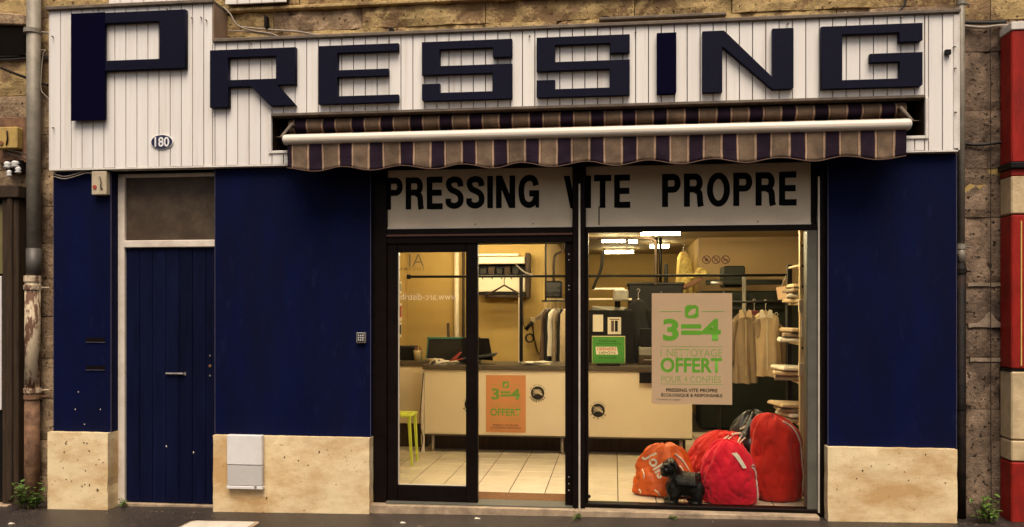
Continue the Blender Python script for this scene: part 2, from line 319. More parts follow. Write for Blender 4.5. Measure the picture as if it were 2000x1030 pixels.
def text(name, s, x0, x1, z0, z1, y, m, parent, bold=0.0, mirror=False, label=None):
    """flat print filling the box x0..x1, z0..z1, its face at y looking towards the street"""
    me = text_mesh(s, bold)
    xs = [v.co.x for v in me.vertices]; ys = [v.co.y for v in me.vertices]
    a, b_, c, d = min(xs), max(xs), min(ys), max(ys)
    for v in me.vertices:
        t = (v.co.x-a)/(b_-a); t = 1-t if mirror else t
        v.co = (x0+(x1-x0)*t, y, z0+(z1-z0)*(v.co.y-c)/(d-c))
    me.materials.clear(); return link(name, me, m, parent, label)
def arc_text(name, s, cx, cz, r, a0, a1, h, y, m, parent, bold=0.02, inward=False):
    bm = bmesh.new()
    for i, ch in enumerate(s):
        if ch == ' ': continue
        me = text_mesh(ch, bold); xs = [v.co.x for v in me.vertices]; mid = (min(xs)+max(xs))/2
        t = math.radians(a0+(a1-a0)*(i/(max(1, len(s)-1)))); rot = t-math.pi/2 if not inward else t+math.pi/2
        for v in me.vertices:
            px, pz = (v.co.x-mid)*h*1.3, v.co.y*h*1.4-(h/2)
            v.co = (cx+r*math.cos(t)+px*math.cos(rot)-pz*math.sin(rot), y, cz+r*math.sin(t)+px*math.sin(rot)+pz*math.cos(rot))
        bm.from_mesh(me); bpy.data.meshes.remove(me)
    me = bpy.data.meshes.new(name); bm.to_mesh(me); bm.free(); return link(name, me, m, parent)

# bold grotesque capitals built from flat strokes (height 1)
SW = 0.19; SH = SW/2
def _arc(cx, cy, rx, ry, a0, a1, n=12): return [(cx+rx*math.cos(math.radians(a0+(a1-a0)*i/n)), cy+ry*math.sin(math.radians(a0+(a1-a0)*i/n))) for i in range(n+1)]
_bowl = [(SH, 1-SH), (.36, 1-SH)]+_arc(.36, .715, .135, .19, 90, -90, 10)+[(SH, .525)]
_sm = lambda pts: [(p.x, p.z) for p in curve([(a, 0, c) for a, c in pts], 5)]
GROT = {'I': (SW, [[(SH, 0), (SH, 1)]], []), 'N': (.64, [[(SH, 0), (SH, 1)], [(.64-SH, 0), (.64-SH, 1)]], [[(0, 1), (SW*1.08, 1), (.64, 0), (.64-SW*1.08, 0)]]),
 'E': (.54, [[(SH, 0), (SH, 1)], [(SH, SH*.9), (.54, SH*.9)], [(SH, .51), (.51, .51)], [(SH, 1-SH*.9), (.53, 1-SH*.9)]], []),
 'T': (.58, [[(.29, 0), (.29, 1)], [(0, 1-SH*.9), (.58, 1-SH*.9)]], []),
 'V': (.64, [], [[(0, 1), (SW*1.08, 1), (.32+SH, 0), (.32-SH, 0)], [(.64, 1), (.64-SW*1.08, 1), (.32-SH, 0), (.32+SH, 0)]]),
 'P': (.59, [[(SH, 0), (SH, 1)], _bowl], []), 'R': (.62, [[(SH, 0), (SH, 1)], _bowl, _sm([(.36, .50), (.47, .43), (.50, .30), (.51, .12), (.535, .0)])], []),
 'O': (.72, [_arc(.36, .5, .36-SH, .515-SH, 0, 360, 32)], []),
 'S': (.60, [_sm([(.505, .69), (.47, .85), (.30, .91), (.13, .85), (.11, .72), (.19, .60), (.32, .54), (.44, .47), (.51, .35), (.48, .17), (.30, .09), (.11, .16), (.09, .32)])], []),
 'G': (.69, [_sm([(.59, .68), (.52, .86), (.35, .915), (.16, .80), (.10, .5), (.16, .20), (.34, .085), (.51, .15), (.585, .30), (.60, .44)]), [(.36, .44), (.69, .44)]], [[(.57, 0), (.69, 0), (.69, .5), (.57, .5)]])}
def grotesque(name, word, x0, x1, z0, z1, y, m, parent, label):
    pen = 0.0; letters = []
    for ch in word:
        wd_, strokes, pol = GROT[ch]; polys = []
        for st in strokes:
            P_ = [Vector(p) for p in st]; L = []; R_ = []; closed = (P_[0]-P_[-1]).length < 1e-6
            for i, p in enumerate(P_):
                d = (P_[min(i+1, len(P_)-1)]-P_[max(i-1, 0)])
                if closed and i in (0, len(P_)-1): d = P_[1]-P_[-2]
                d.normalize(); nn = Vector((-d.y, d.x))*SH; L.append(p+nn); R_.append(p-nn)
            for i in range(len(P_)-1): polys.append([(pen+q.x, q.y) for q in (L[i], L[i+1], R_[i+1], R_[i])])
        letters.append((ch, polys+[[(pen+a, c) for a, c in pp] for pp in pol]))
        pen += wd_+.10
    pen -= .10
    for ch, polys in letters:
        o = B()
        for i, pp in enumerate(polys): o.quad(*[(x0+(x1-x0)*a/pen, y-0.00012*(i % 7), z0+(z1-z0)*c) for a, c in pp])
        o.done(name, m, parent, label='black printed capital '+ch+' of the word '+word)

# ================================================================== SETTING
YB, YD, YF, YG, YW = 0.06, 0.20, 0.12, 0.17, 0.27      # blue render, door, shop frame, glass, stone
Z_SB, Z_ST, Z_SL = 3.005, 4.115, 4.465                 # sign bottom, top, top of the tall left box
Z_PL, Z_FL = 0.612, 0.04                               # plinth top, shop floor

b = B().b
gx = [-120, -40, -16, -8, -6, -4, -2, 0, 2, 4, 6, 8, 16, 40, 120]; gy = [-120, -40, -16, -8, -4, -2, -1, -0.3, 0.5]
gv = [[b.verts.new((x, y, ground_z(x)+0.012*max(-8, min(0, y))*0.6)) for x in gx] for y in gy]
for r0, r1 in zip(gv, gv[1:]):
    for i in range(len(gx)-1): b.faces.new((r0[i], r0[i+1], r1[i+1], r1[i]))
q = B(); q.b.free(); q.b = b
struct(q.done('pavement', M_ASPH))

# ---------------- old stone building
bld = thing('stone_building', (0, 1.0, -0.05), 'weathered old limestone building front around and above the blue shop', 'building')
wall = B()
wall.box(-8, X(95, YW)+0.1, YW+0.04, 0.9, -0.3, 6.2)
wall.box(X(1860, YW), 8, YW+0.04, 0.9, -0.3, 6.2)
wall.box(X(95, YW)+0.1, X(1860, YW), YW+0.04, 0.9, 2.95, 6.2)
wall.done('wall', M_MORTAR, bld)
def stone(x0, x1, z0, z1, m, y=YW, rough=0.014, depth=0.09, seed=0.0):
    """one dressed block: worn front with crumbled arrises"""
    g = 0.003; x0 += g; x1 -= g; z0 += g; z1 -= g
    nx = max(3, min(22, int((x1-x0)/0.05))); nz_ = max(3, min(7, int((z1-z0)/0.06)))
    o = B(); bb = o.b; fr = []
    off = random.uniform(-0.007, 0.007)
    for j in range(nz_+1):
        row = []
        for i in range(nx+1):
            x = x0+(x1-x0)*i/nx; z = z0+(z1-z0)*j/nz_
            d = noise.fractal(Vector((x*4.5, z*4.5, seed)), 1.0, 2.0, 4)*rough
            e = min(i, nx-i, j, nz_-j)
            if e == 0: d += 0.008+0.012*abs(noise.noise(Vector((x*9, z*9, seed+3))))
            if noise.noise(Vector((x*3.1, z*3.1, seed+9))) > 0.28: d += 0.014
            jx = 0 if i in (0, nx) else random.uniform(-.008, .008)
            row.append(bb.verts.new((x+jx, y+off+d, z)))
        fr.append(row)
    for r0, r1 in zip(fr, fr[1:]):
        for i in range(nx): bb.faces.new((r0[i], r0[i+1], r1[i+1], r1[i]))
    ring = fr[0]+[r[-1] for r in fr[1:-1]]+fr[-1][::-1]+[r[0] for r in fr[-2:0:-1]]
    back = [bb.verts.new((v.co.x, y+depth, v.co.z)) for v in ring]
    for i in range(len(ring)):
        k = (i+1) % len(ring); bb.faces.new((ring[i], ring[k], back[k], back[i]))
    return o.done('stone', m, bld)
# quoin courses on the left, between the pipe and the blue pier (joints read off the photo)
zl = [Z(90, v, YW) for v in (1010, 930, 860, 780, 700, 618, 545, 476, 403, 330, 262, 185, 112, 35, -40, -120)]
xl = X(104, YW)+0.12
for i, (a, c) in enumerate(zip(zl, zl[1:])):
    m = M_STONE if i < 11 else M_STONEY
    split = X(78, YW) if i % 2 else X(62, YW)
    stone(split, xl, a, c, m, seed=i)
    stone(-5.15 if i < 10 else -6.3, split, a, c, M_RENDER if i < 8 else m, seed=i+30)
    if i >= 10: stone(-7.6, -6.3, a, c, m, seed=i+60)
# wall above the sign: courses of ochre ashlar
zc = [4.00, 4.262, 4.452, 4.70, 4.98, 5.30]
for j in range(len(zc)-1):
    x = xl-0.05+0.2*(j % 2); k = 0
    while x < X(1868, YW):
        wd = random.uniform(0.75, 1.5); x2 = min(x+wd, X(1868, YW))
        if X(1868, YW)-x2 < 0.2: x2 = X(1868, YW)
        stone(x, x2, zc[j], zc[j+1], M_STONEY if random.random() < 0.9 else M_STONE, seed=j*17+k*3.3, rough=0.032); x = x2; k += 1
# a thin string course with weathered lips
B().box(X(445, .2), X(1860, .2), 0.225, 0.30, 4.452, 4.482).done('string_course', M_STONEY, bld, 0.006)
B().box(X(1170, .2), X(1420, .2), 0.235, 0.30, 4.235, 4.262).done('string_course', M_TOPTRIM, bld, 0.006)
# right-hand stretch: big grimy blocks
zr = [ground_z(4.3)-0.05] + [Z(1925, v, YW) for v in (800, 698, 633, 560, 425, 330, 215, 100, 40, -60, -160)]
xr0, xr1 = X(1866, YW), X(1990, YW)
for i, (a, c) in enumerate(zip(zr, zr[1:])):
    m = M_RENDER if i < 9 else M_STONEY
    if i in (1, 3, 7): stone(xr0, xr0+0.36, a, c, m, seed=100+i); stone(xr0+0.36, xr1+0.1, a, c, m, seed=120+i)
    else: stone(xr0, xr1+0.1, a, c, m, seed=100+i, y=YW-0.012*(i == 0))
    if i > 7: stone(xr1+0.1, xr1+1.6, a, c, m, seed=140+i)
# pale mortar left on the right-hand joints
for v, u0, u1 in ((556, 1890, 1965), (636, 1892, 1975), (703, 1895, 1962)):
    x0, z = at(u0, v, YW-0.012); x1, _ = at(u1, v, YW-0.012)
    o = B(); n = 14; top = []; bot = []
    for i in range(n+1):
        x = x0+(x1-x0)*i/n; hgt = 0.012+0.02*abs(noise.noise(Vector((x*14, z, 1))))
        if v == 636: hgt += 0.10*math.exp(-((i/n-0.5)/0.14)**2)
        top.append((x, z+hgt)); bot.append((x, z-0.012-0.01*abs(noise.noise(Vector((x*11, z, 5))))))
    o.prism(top+bot[::-1], YW-0.010, YW+0.02).done('mortar_patch', mat('pale_mortar', (0.27, 0.20, 0.14), 0.9, 0.3, 12, 0.5, 60), bld)
# white boarded panels hung on the wall above the sign (only their lower edges are in view)
for (ua, ub, v0), lab in zip(((213, 396, 9), (440, 560, 10)), ('white boarded panel on the stone wall above the large letter P', 'white boarded panel on the stone wall above the letters R and E')):
    x0, z0 = at(ua, v0, 0.2); x1, _ = at(ub, v0, 0.2); t = thing('boarded_panel', ((x0+x1)/2, 0.2, z0), lab, 'panel', 'white boarded panels above the sign')
    n = round((x1-x0)/0.112); wd = (x1-x0)/n
    for i in range(n): bx('board', x0+i*wd+0.003, x0+(i+1)*wd-0.003, 0.19, 0.21, z0, z0+0.9, M_WHITE, t, 0.003)
    bx('backing', x0, x1, 0.212, 0.262, z0+0.01, z0+0.9, M_GAP, t)

# ---------------- interior shell
XL, XRW, YBK = X(797, 4.4), X(1612, 0.5)+1.2, 10.0
XM = X(1062, 4.4)
fl = bx('shop_floor', XL-0.3, XRW+1.5, 0.20, YBK+0.1, -0.2, Z_FL-0.006, M_GROUT, None, 0); struct(fl)
P_T = 0.334; tile_me = None
x_ref = X(1207, 0.4) % P_T
ix0 = int((-1.95-x_ref)/P_T); iy = 0
for j in range(13):
    for i in range(ix0, ix0+15):
        x0 = x_ref+i*P_T; y0 = 0.62+(j-1)*P_T
        if x0 > XRW-0.05: continue
        if y0 < 0.5 and x0 < X(1150, .3)-0.3: continue
        if tile_me is None:
            t = B().box(0.004, P_T-0.004, 0.004, P_T-0.004, -0.012, 0).done('tile', M_TILE, fl, 0.002); tile_me = t.data; base = t.location.copy()
        else:
            t = bpy.data.objects.new('tile', tile_me); COL.objects.link(t); t.parent = fl
        t.location = Vector((x0+P_T/2, y0+P_T/2, Z_FL-0.012))-fl.location
struct(bx('ceiling', XL-0.3, XRW+1.6, 0.32, YBK+0.2, 2.81, 2.95, M_CEIL, None, 0))
struct(bx('wall_left', XL-0.2, XL, 0.45, 4.4, -0.1, 2.81, M_WALLY, None, 0))
struct(bx('wall_counter', XL-0.2, XM, 4.4, 4.6, -0.1, 2.81, M_WALLY, None, 0))
struct(bx('wall_passage', XM-0.2, XM, 4.6, YBK, -0.1, 2.81, M_WALLY, None, 0))
struct(bx('wall_back', XM-0.2, XRW+1.6, YBK, YBK+0.2, -0.1, 2.81, M_WALLY, None, 0))
XP = X(1365, 6.0)
struct(bx('wall_partition', XP, XRW+1.5, 6.0, 6.2, -0.1, 2.81, M_WALLB, None, 0))
struct(bx('wall_workshop', XP, XP+0.2, 6.2, YBK, -0.1, 2.81, M_WALLY, None, 0))
struct(bx('wall_right', XRW, XRW+0.2, 0.42, 6.0, -0.1, 2.81, M_WALLY, None, 0))
struct(bx('wall_front', XL-0.2, X(735, .3), 0.43, 0.55, -0.1, 2.81, M_WALLY, None, 0))
struct(bx('wall_front', XL-0.2, XRW+0.2, 0.28, 0.40, 2.62, 2.95, M_WALLY, None, 0))

# ================================================================== SHOP SIGN
xs0, xsj, xs1 = X(97, 0), X(415, 0), X(1871, 0)
xr_0, xr_1, zr_0, zr_1 = X(531, 0), X(1806, 0), 3.125, 3.437
sign = thing('shop_sign', ((xs0+xs1)/2, 0.13, Z_SB), 'long white boarded shop sign with big navy letters reading PRESSING', 'shop sign')
bk = B()
bk.box(xs0, xsj, 0.0225, YW-0.002, Z_SB+0.01, Z_SL-0.02).box(xsj+0.001, xs1, 0.0225, YW-0.002, zr_1+0.02, Z_ST-0.02)
bk.box(xsj+0.001, xr_0-0.01, 0.0225, YW-0.002, Z_SB+0.01, zr_1+0.019).box(xr_1+0.01, xs1, 0.0225, YW-0.002, Z_SB+0.01, zr_1+0.019)
bk.box(xr_0-0.009, xr_1+0.009, 0.0225, YW-0.002, Z_SB+0.01, zr_0-0.02)
bk.done('backing', M_GAP, sign)
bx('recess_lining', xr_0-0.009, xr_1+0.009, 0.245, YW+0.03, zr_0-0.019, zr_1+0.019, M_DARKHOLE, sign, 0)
pitch = (X(1868, 0)-xs0)/74.0
x = xs0; k = 0
def board(a, c, z0, z1):
    if c-a < 0.01: return
    dz = random.uniform(-0.002, 0.002); dy = random.uniform(-0.0012, 0.0012)
    bx('board', a+0.0036, c-0.0036, dy, 0.021, z0+dz, z1, M_WHITE, sign, 0.0015)
for k in range(74):
    a = xs0+k*pitch; c = a+pitch
    segs = [a, c]
    for e in (xsj, xr_0, xr_1):
        if a+0.004 < e < c-0.004: segs.append(e)
    segs.sort()
    for p0, p1 in zip(segs, segs[1:]):
        mid = (p0+p1)/2; top = Z_SL-0.022 if mid < xsj else Z_ST-0.022
        if xr_0 < mid < xr_1: board(p0, p1, zr_1, top); board(p0, p1, Z_SB, zr_0)
        else: board(p0, p1, Z_SB, top)
# mouldings, returns and frame strips
B().prism([(xs0-0.02, Z_SL-0.022), (xsj+0.008, Z_SL-0.022), (xsj+0.012, Z_SL+0.012), (xs0-0.03, Z_SL+0.012)], -0.03, YW).done('top_moulding', M_TOPTRIM, sign, 0.006)
B().prism([(xsj+0.013, Z_ST-0.022), (xs1+0.012, Z_ST-0.022), (xs1+0.018, Z_ST+0.01), (xsj+0.013, Z_ST+0.01)], -0.028, YW).done('top_moulding', M_TOPTRIM, sign, 0.006)
bx('return_panel', xsj+0.0005, xsj+0.012, 0.001, YW-0.01, Z_ST+0.012, Z_SL-0.023, mat('bare_wood_panel', (0.26, 0.17, 0.11), 0.8, 0.2, 8, 0.3, 50), sign, 0.002)
bx('corner_strip', xs0-0.012, xs0-0.0005, 0.004, YW-0.004, Z_SB-0.004, Z_SL-0.024, M_TRIMW, sign, 0.002)
bx('corner_strip', xs1+0.0005, xs1+0.012, -0.008, YW-0.004, Z_SB-0.004, Z_ST-0.024, M_TRIMW, sign, 0.002)
bx('corner_strip', X(1862, 0), xs1, -0.010, -0.002, Z_SB+0.01, Z_ST-0.03, M_TRIMW, sign, 0.002)
bx('bottom_strip', xs0, xs1, -0.006, YB+0.04, Z_SB-0.016, Z_SB-0.003, M_TRIMW, sign, 0.002)
bx('recess_strip', xr_0-0.026, xr_0-0.002, -0.014, -0.002, zr_0-0.028, zr_1-0.01, M_TRIMW, sign, 0.003)
bx('recess_strip', xr_1+0.002, xr_1+0.026, -0.014, -0.002, zr_0-0.028, zr_1-0.01, M_TRIMW, sign, 0.003)
bx('recess_strip', xr_0-0.002, xr_1+0.002, -0.013, -0.002, zr_0-0.027, zr_0-0.003, M_TRIMW, sign, 0.003)
bx('recess_strip', xr_0-0.002, xr_1+0.002, -0.016, 0.1, zr_1-0.012, zr_1+0.012, M_TOPTRIM, sign, 0.003)
bx('recess_cheek', xr_1-0.004, xr_1-0.0005, 0.01, 0.244, zr_0, zr_1-0.013, M_BRWOOD, sign, 0)
# letters
LET = {
 'R': [[(0, 0), (.22, 0), (.22, .35), (.48, .35), (.71, 0), (1, 0), (.79, .36), (1, .36), (1, 1), (0, 1)], [(.215, .47), (.215, .86), (.775, .86), (.775, .47)]],
 'E': [[(0, 0), (1, 0), (1, .13), (.24, .13), (.24, .455), (.875, .455), (.875, .575), (.24, .575), (.24, .87), (1, .87), (1, 1), (0, 1)]],
 'S': [[(.02, 0), (1, 0), (1, .585), (.2, .585), (.2, .865), (.79, .865), (.79, .70), (1, .70), (1, 1), (0, 1), (0, .44), (.785, .44), (.785, .135), (.2, .135), (.2, .29), (0, .29), (0, .02)]],
 'I': [[(0, 0), (.97, 0), (1, .03), (1, 1), (0, 1)]],
 'N': [[(0, 0), (.22, 0), (.22, .74), (.77, .02), (.98, .02), (1, .04), (1, 1), (.77, 1), (.77, .22), (.24, 1), (0, 1)]],
 'G': [[(0, 0), (.98, 0), (1, .03), (1, .54), (.485, .54), (.485, .40), (.775, .40), (.775, .135), (.21, .135), (.21, .86), (.77, .86), (.77, .71), (.98, .71), (1, .73), (1, 1), (0, 1)]],
 'P': [[(0, 0), (.285, 0), (.285, .45), (1, .45), (1, 1), (0, 1)], [(.285, .545), (.285, .90), (.775, .90), (.775, .545)]]}
YL = -0.052
for ch, u0, u1 in (('R', 410, 577), ('E', 622, 778), ('S', 824, 1000), ('S', 1048, 1230), ('I', 1283, 1321), ('N', 1372, 1550), ('G', 1604, 1802), ('P', 140, 362)):
    a, c = X(u0, YL), X(u1, YL); z0, z1 = (3.507, 4.012) if ch != 'P' else (3.44, 4.385)
    loops = [[(a+(c-a)*p, z0+(z1-z0)*r_) for p, r_ in lp] for lp in LET[ch]]
    lt_ = outline('letter', loops, YL, 0.046, M_LETD if ch == 'I' else M_LET, sign, 'large navy sign letter '+ch)
# the stem of the P is a plate of its own, fixed over it
bx('letter_plate', X(140, YL)-0.004, X(205, YL-.006), YL-0.006, YL-0.0005, 3.425, 4.39, M_LETD, lt_, 0.001, 'flat very dark navy plate forming the stem of the letter P')
# nails and little lamp brackets
for u, v in ((103, 72), (104, 250), (192, 20), (326, 18), (375, 36), (393, 35), (403, 40), (490, 85), (760, 78), (1034, 71), (1241, 63), (1538, 47), (1760, 34), (1863, 92), (1865, 220), (1864, 134)):
    x, z = at(u, v, -0.01)
    B().tube([(x, 0.0, z), (x, -0.022, z+0.002), (x+0.008, -0.03, z-0.008)], 0.005, 6).done('screw', M_TOPTRIM, sign)
x, z = at(1851, 103, -0.02)
B().box(x-0.022, x+0.022, -0.035, -0.0045, z-0.018, z+0.022).tube([(x, -0.03, z-0.01), (x-0.004, -0.04, z-0.05)], 0.004, 6).done('lamp_bracket', M_DARK, sign, 0.003)
# house number
pl = thing('number_plaque', (X(316, -.01), -0.01, Z(316, 292, -.01)), 'small oval enamel house number plaque reading 180', 'number plaque')
cx_, cz_ = at(316, 277.5, -0.012); rw, rh = (X(338, -.012)-X(294, -.012))/2, 0.066
el = lambda f: [(cx_+rw*f*math.cos(2*math.pi*i/36), cz_+rh*f*math.sin(2*math.pi*i/36)) for i in range(36)]
B().prism(el(1.0), -0.012, -0.0035).done('rim', mat('white_enamel', (0.75, 0.73, 0.72), 0.3), pl, 0.002)
B().prism(el(0.93), -0.015, -0.0125).done('plate', mat('navy_enamel', (0.012, 0.012, 0.05), 0.25, coat=0.5), pl, 0.001)
text('numerals', '180', cx_-rw*0.62, cx_+rw*0.68, cz_-rh*0.66, cz_+rh*0.66, -0.0165, mat('white_enamel', (0, 0, 0)), pl, 0.022)

# ================================================================== AWNING
aw = thing('awning', (X(1165, -.1), -0.05, 2.85), 'rolled up brown and purple striped awning with white front bar over the window', 'awning')
YA = -0.30
xa0, xa1 = X(556, YA), X(1776, YA)
per = (X(1572, YA)-X(568, YA))/16.0
M_STR = stripe_mat('awning_cloth', X(567, YA)+0.01, per)
M_STR2 = stripe_mat('awning_roll_cloth', X(600, 0.08)+0.005, per)
zb0, zb1 = Z(1165, 268, YA), Z(1165, 247, YA)
zmid = (zb0+zb1)/2
# roll of cloth in the recess
n = 60; o = B(); rings = []
xq0, xq1 = X(566, .08), X(1768, .08)
for i in range(n+1):
    xx = xq0+(xq1-xq0)*i/n; rr = 0.062+0.003*noise.noise(Vector((xx*2.5, 0, 2)))
    rings.append([o.b.verts.new((xx, 0.10+rr*math.cos(2*math.pi*k/18), 3.355-0.0+rr*math.sin(2*math.pi*k/18))) for k in range(18)])
for a_, c_ in zip(rings, rings[1:]):
    for k in range(18): o.b.faces.new((a_[k], a_[(k+1) % 18], c_[(k+1) % 18], c_[k]))
o.b.faces.new(rings[0]); o.b.faces.new(rings[-1][::-1])
o.done('cloth_roll', M_STR2, aw, smooth=True)
# cloth running from the roll to the bar
o = B(); g = []
for i in range(81):
    xx = xq0+(xq1-xq0)*i/80; row = []
    for j in range(5):
        t = j/4; yy = 0.10+(YA+0.04-0.10)*t; zz = 3.294+(zb1-0.012-3.294)*t-0.006*math.sin(math.pi*t)+0.004*noise.noise(Vector((xx*6, t*3, 0)))
        row.append(o.b.verts.new((xx, yy, zz)))
    g.append(row)
for a_, c_ in zip(g, g[1:]):
    for j in range(4): o.b.faces.new((a_[j], a_[j+1], c_[j+1], c_[j]))
o.done('cloth', M_STR2, aw, smooth=True)
# ribbed white front bar
pr = []
for a_ in range(0, 13):
    t = a_/12; ang = math.pi*(t-0.5)
    r_ = 1.0+(0.035 if a_ in (7, 9) else 0)
    pr.append((YA+0.02-0.05*math.cos(ang)*r_, zmid+(zb1-zb0)/2*math.sin(ang)))
pr += [(YA+0.05, zb1), (YA+0.05, zb0)]
o = B(); o.hull([(xa0, y, z) for y, z in pr], [(xa1, y, z) for y, z in pr])
M_BAR = mat('white_lacquered_bar', (0.80, 0.72, 0.60), 0.35, 0.05, 3, dirt=(0.45, 0.32, 0.2), dscale=3, damt=0.35, stretch=(0.6, 3, 6))
o.done('front_bar', M_BAR, aw, 0.002)
for xx, s_ in ((xa0, -1), (xa1, 1)):
    o = B(); o.hull([(xx+s_*0.001, y, z) for y, z in pr], [(xx+s_*0.014, YA+0.01+(y-YA-0.01)*0.85, zmid+(z-zmid)*0.85) for y, z in pr])
    o.done('end_cap', M_TRIMW, aw, 0.002)
for u in (574, 1756):
    xx = X(u, .05); B().tube([(xx, 0.11, 3.345), (xx, 0.0, 3.35), (xx+0.004, YA+0.05, zmid+0.03)], [0.03, 0.016, 0.012], 10).done('bracket', M_TOPTRIM, aw, smooth=True)
for u in (760, 1560):
    xx = X(u, .0); B().tube([(xx, 0.10, 3.20), (xx+0.3, -0.02, 3.17), (xx+0.55, YA+0.05, zmid-0.01)], 0.018, 8).done('folding_arm', M_TRIMW, aw, smooth=True)
# scalloped valance
o = B(); nx_ = 320; grid = []
xv0, xv1 = X(560, YA), X(1772, YA)
for i in range(nx_+1):
    t = i/nx_; xx = xv0+(xv1-xv0)*t
    zbot = 2.905+0.019*math.cos((xx-xv0)*2*math.pi/0.505+0.4)+0.006*noise.noise(Vector((xx*5, 0, 0)))
    row = []
    for j in range(9):
        s_ = j/8; zz = zb0+0.012+(zbot-zb0-0.012)*s_
        yy = YA+0.012+s_*(0.014*math.sin(xx*2*math.pi/0.505+1.0)+0.012*noise.noise(Vector((xx*8, s_*2, 4)))+0.006*noise.noise(Vector((xx*22, s_*5, 7))))
        row.append(o.b.verts.new((xx, yy, zz)))
    grid.append(row)
for a_, c_ in zip(grid, grid[1:]):
    for j in range(8): o.b.faces.new((a_[j], a_[j+1], c_[j+1], c_[j]))
val = o.done('valance', M_STR, aw, smooth=True)
sm = val.modifiers.new('s', 'SOLIDIFY'); sm.thickness = 0.004
tb('hem', [(r[-1].x+val.location.x+aw.location.x, r[-1].y+val.location.y+aw.location.y, r[-1].z+val.location.z+aw.location.z) for r in [[val.data.vertices[i*9+8].co] for i in range(0, nx_+1, 2)]], 0.0045, mat('brown_binding', (0.10, 0.055, 0.035), 0.8), aw, 6)

# ================================================================== BLUE PIERS
def pier(lab, u0, u1, up0, up1, reveal_r=False, ybk=0.43, z0c=None):
    x0, x1 = X(u0, YB), X(u1, YB); p0, p1 = X(up0, 0), X(up1, 0)
    t = thing('rendered_pier', ((x0+x1)/2, 0.2, ground_z((x0+x1)/2)), lab, 'wall', 'navy rendered piers of the shop front')
    o = B(); o.box(x0, x1, YB, ybk, Z_PL-0.02, Z_SB-0.02); o.done('render_panel', M_BLUE, t, 0.004)
    for xx in (x0, x1):
        B().box(xx-0.003, xx+0.003, YB-0.003, YB+0.004, Z_PL+0.002, Z_SB-0.02).done('edge_bead', M_BLUEED, t)
    g0, g1 = ground_z(p0)-0.03, ground_z(p1)-0.03
    o = B(); nxx = 26; nzz = 9; fr = []
    for j in range(nzz+1):
        row = []
        for i in range(nxx+1):
            xx = p0+(p1-p0)*i/nxx; zb = g0+(g1-g0)*i/nxx; zz = zb+(Z_PL-zb)*j/nzz
            if j == nzz: zz += 0.004*noise.noise(Vector((xx*9, 0, up0)))
            ex = (.012*max(0, noise.noise(Vector((zz*11, up0, 2))))+.003)*(1 if i == 0 else -1 if i == nxx else 0); ey = .012*max(0, noise.noise(Vector((xx*8, zz*8, up0+5)))) if i in (0, nxx) or j == nzz else 0
            row.append(o.b.verts.new((xx+ex, ey+0.005*noise.noise(Vector((xx*3, zz*3, up0)))+0.002*noise.noise(Vector((xx*14, zz*14, up0))), zz)))
        fr.append(row)
    for r0, r1 in zip(fr, fr[1:]):
        for i in range(nxx): o.b.faces.new((r0[i], r0[i+1], r1[i+1], r1[i]))
    ring = fr[0]+[r[-1] for r in fr[1:-1]]+fr[-1][::-1]+[r[0] for r in fr[-2:0:-1]]
    back = [o.b.verts.new((v.co.x, ybk, v.co.z)) for v in ring]
    for i in range(len(ring)):
        kk = (i+1) % len(ring); o.b.faces.new((ring[i], ring[kk], back[kk], back[i]))
    o.b.faces.new(back)
    o.done('plinth', M_PLINTH, t); return t
pA = pier('narrow navy rendered pier with cream base beside the entrance door, with two letter slots', 105, 217, 92, 211)
pB = pier('wide navy rendered pier with cream base between the entrance door and the shop door', 420, 724, 415, 722)
pC = pier('navy rendered pier with cream base between the shop window and the grey downpipe', 1617, 1868, 1616, 1871)
# letter slots in the narrow pier
for v in (664, 718):
    x0, z = at(169, v, YB); x1, _ = at(205, v, YB)
    o = B(); o.box(x0-0.004, x1+0.004, YB-0.004, YB+0.001, z-0.024, z-0.017).box(x0, x1, YB-0.0045, YB-0.001, z-0.016, z+0.018)
    ls_ = o.done('letter_slot', M_DARKHOLE, pA)
    bx('slot_lip', x0-0.006, x1+0.006, YB-0.010, YB-0.005, z-0.026, z-0.019, M_BLUEED, ls_, 0.001)
# nicks in the paint
M_NICK = mat('bare_plaster_nick', (0.5, 0.42, 0.34), 0.9)
for u, v in ((153, 766), (147, 800), (196, 800), (165, 829)):
    x, z = at(u, v, YB); B().ball((x, YB, z), (0.006, 0.003, 0.007), 6).done('paint_nick', M_NICK, pA)
M_PIT = mat('plinth_pit', (0.12, 0.07, 0.035), 0.95)
random.seed(3)
for t_, (u0, u1, v0, v1, nn) in ((pA, (98, 205, 860, 960, 26)), (pC, (1630, 1860, 885, 1000, 12)), (pB, (520, 715, 860, 980, 9))):
    for i in range(nn):
        x, z = at(random.uniform(u0, u1), random.uniform(v0, v1), 0); s_ = random.uniform(0.003, 0.009)
        B().ball((x, -0.001, z), (s_, 0.003, s_*random.uniform(.7, 1.5)), 6).done('pit', M_PIT, t_)
# keypad, meter box, junction box
kx, kz = at(705, 660, YB-.03); kp = thing('keypad', (kx, YB, kz-0.045), 'small grey keypad box on the navy wall beside the shop door', 'keypad')
bx('housing', kx-0.043, kx+0.043, YB-0.035, YB-0.001, kz-0.046, kz+0.046, M_STEEL, kp, 0.005)
fp_ = bx('face_plate', kx-0.034, kx+0.034, YB-0.039, YB-0.0355, kz-0.036, kz+0.036, M_DGREY, kp, 0.002)
for i in range(3):
    for j in range(3): bx('button', kx-0.026+i*0.02, kx-0.013+i*0.02, YB-0.043, YB-0.0395, kz-0.026+j*0.02, kz-0.013+j*0.02, M_METBOX2, fp_, 0.001)
x0, x1 = X(443, -.05), X(512, -.05); z0, z1 = Z(478, 956, -.05), Z(478, 850, -.05)
mb = thing('meter_box', ((x0+x1)/2, 0, z0), 'white plastic meter box fixed to the cream plinth beside the door', 'meter box')
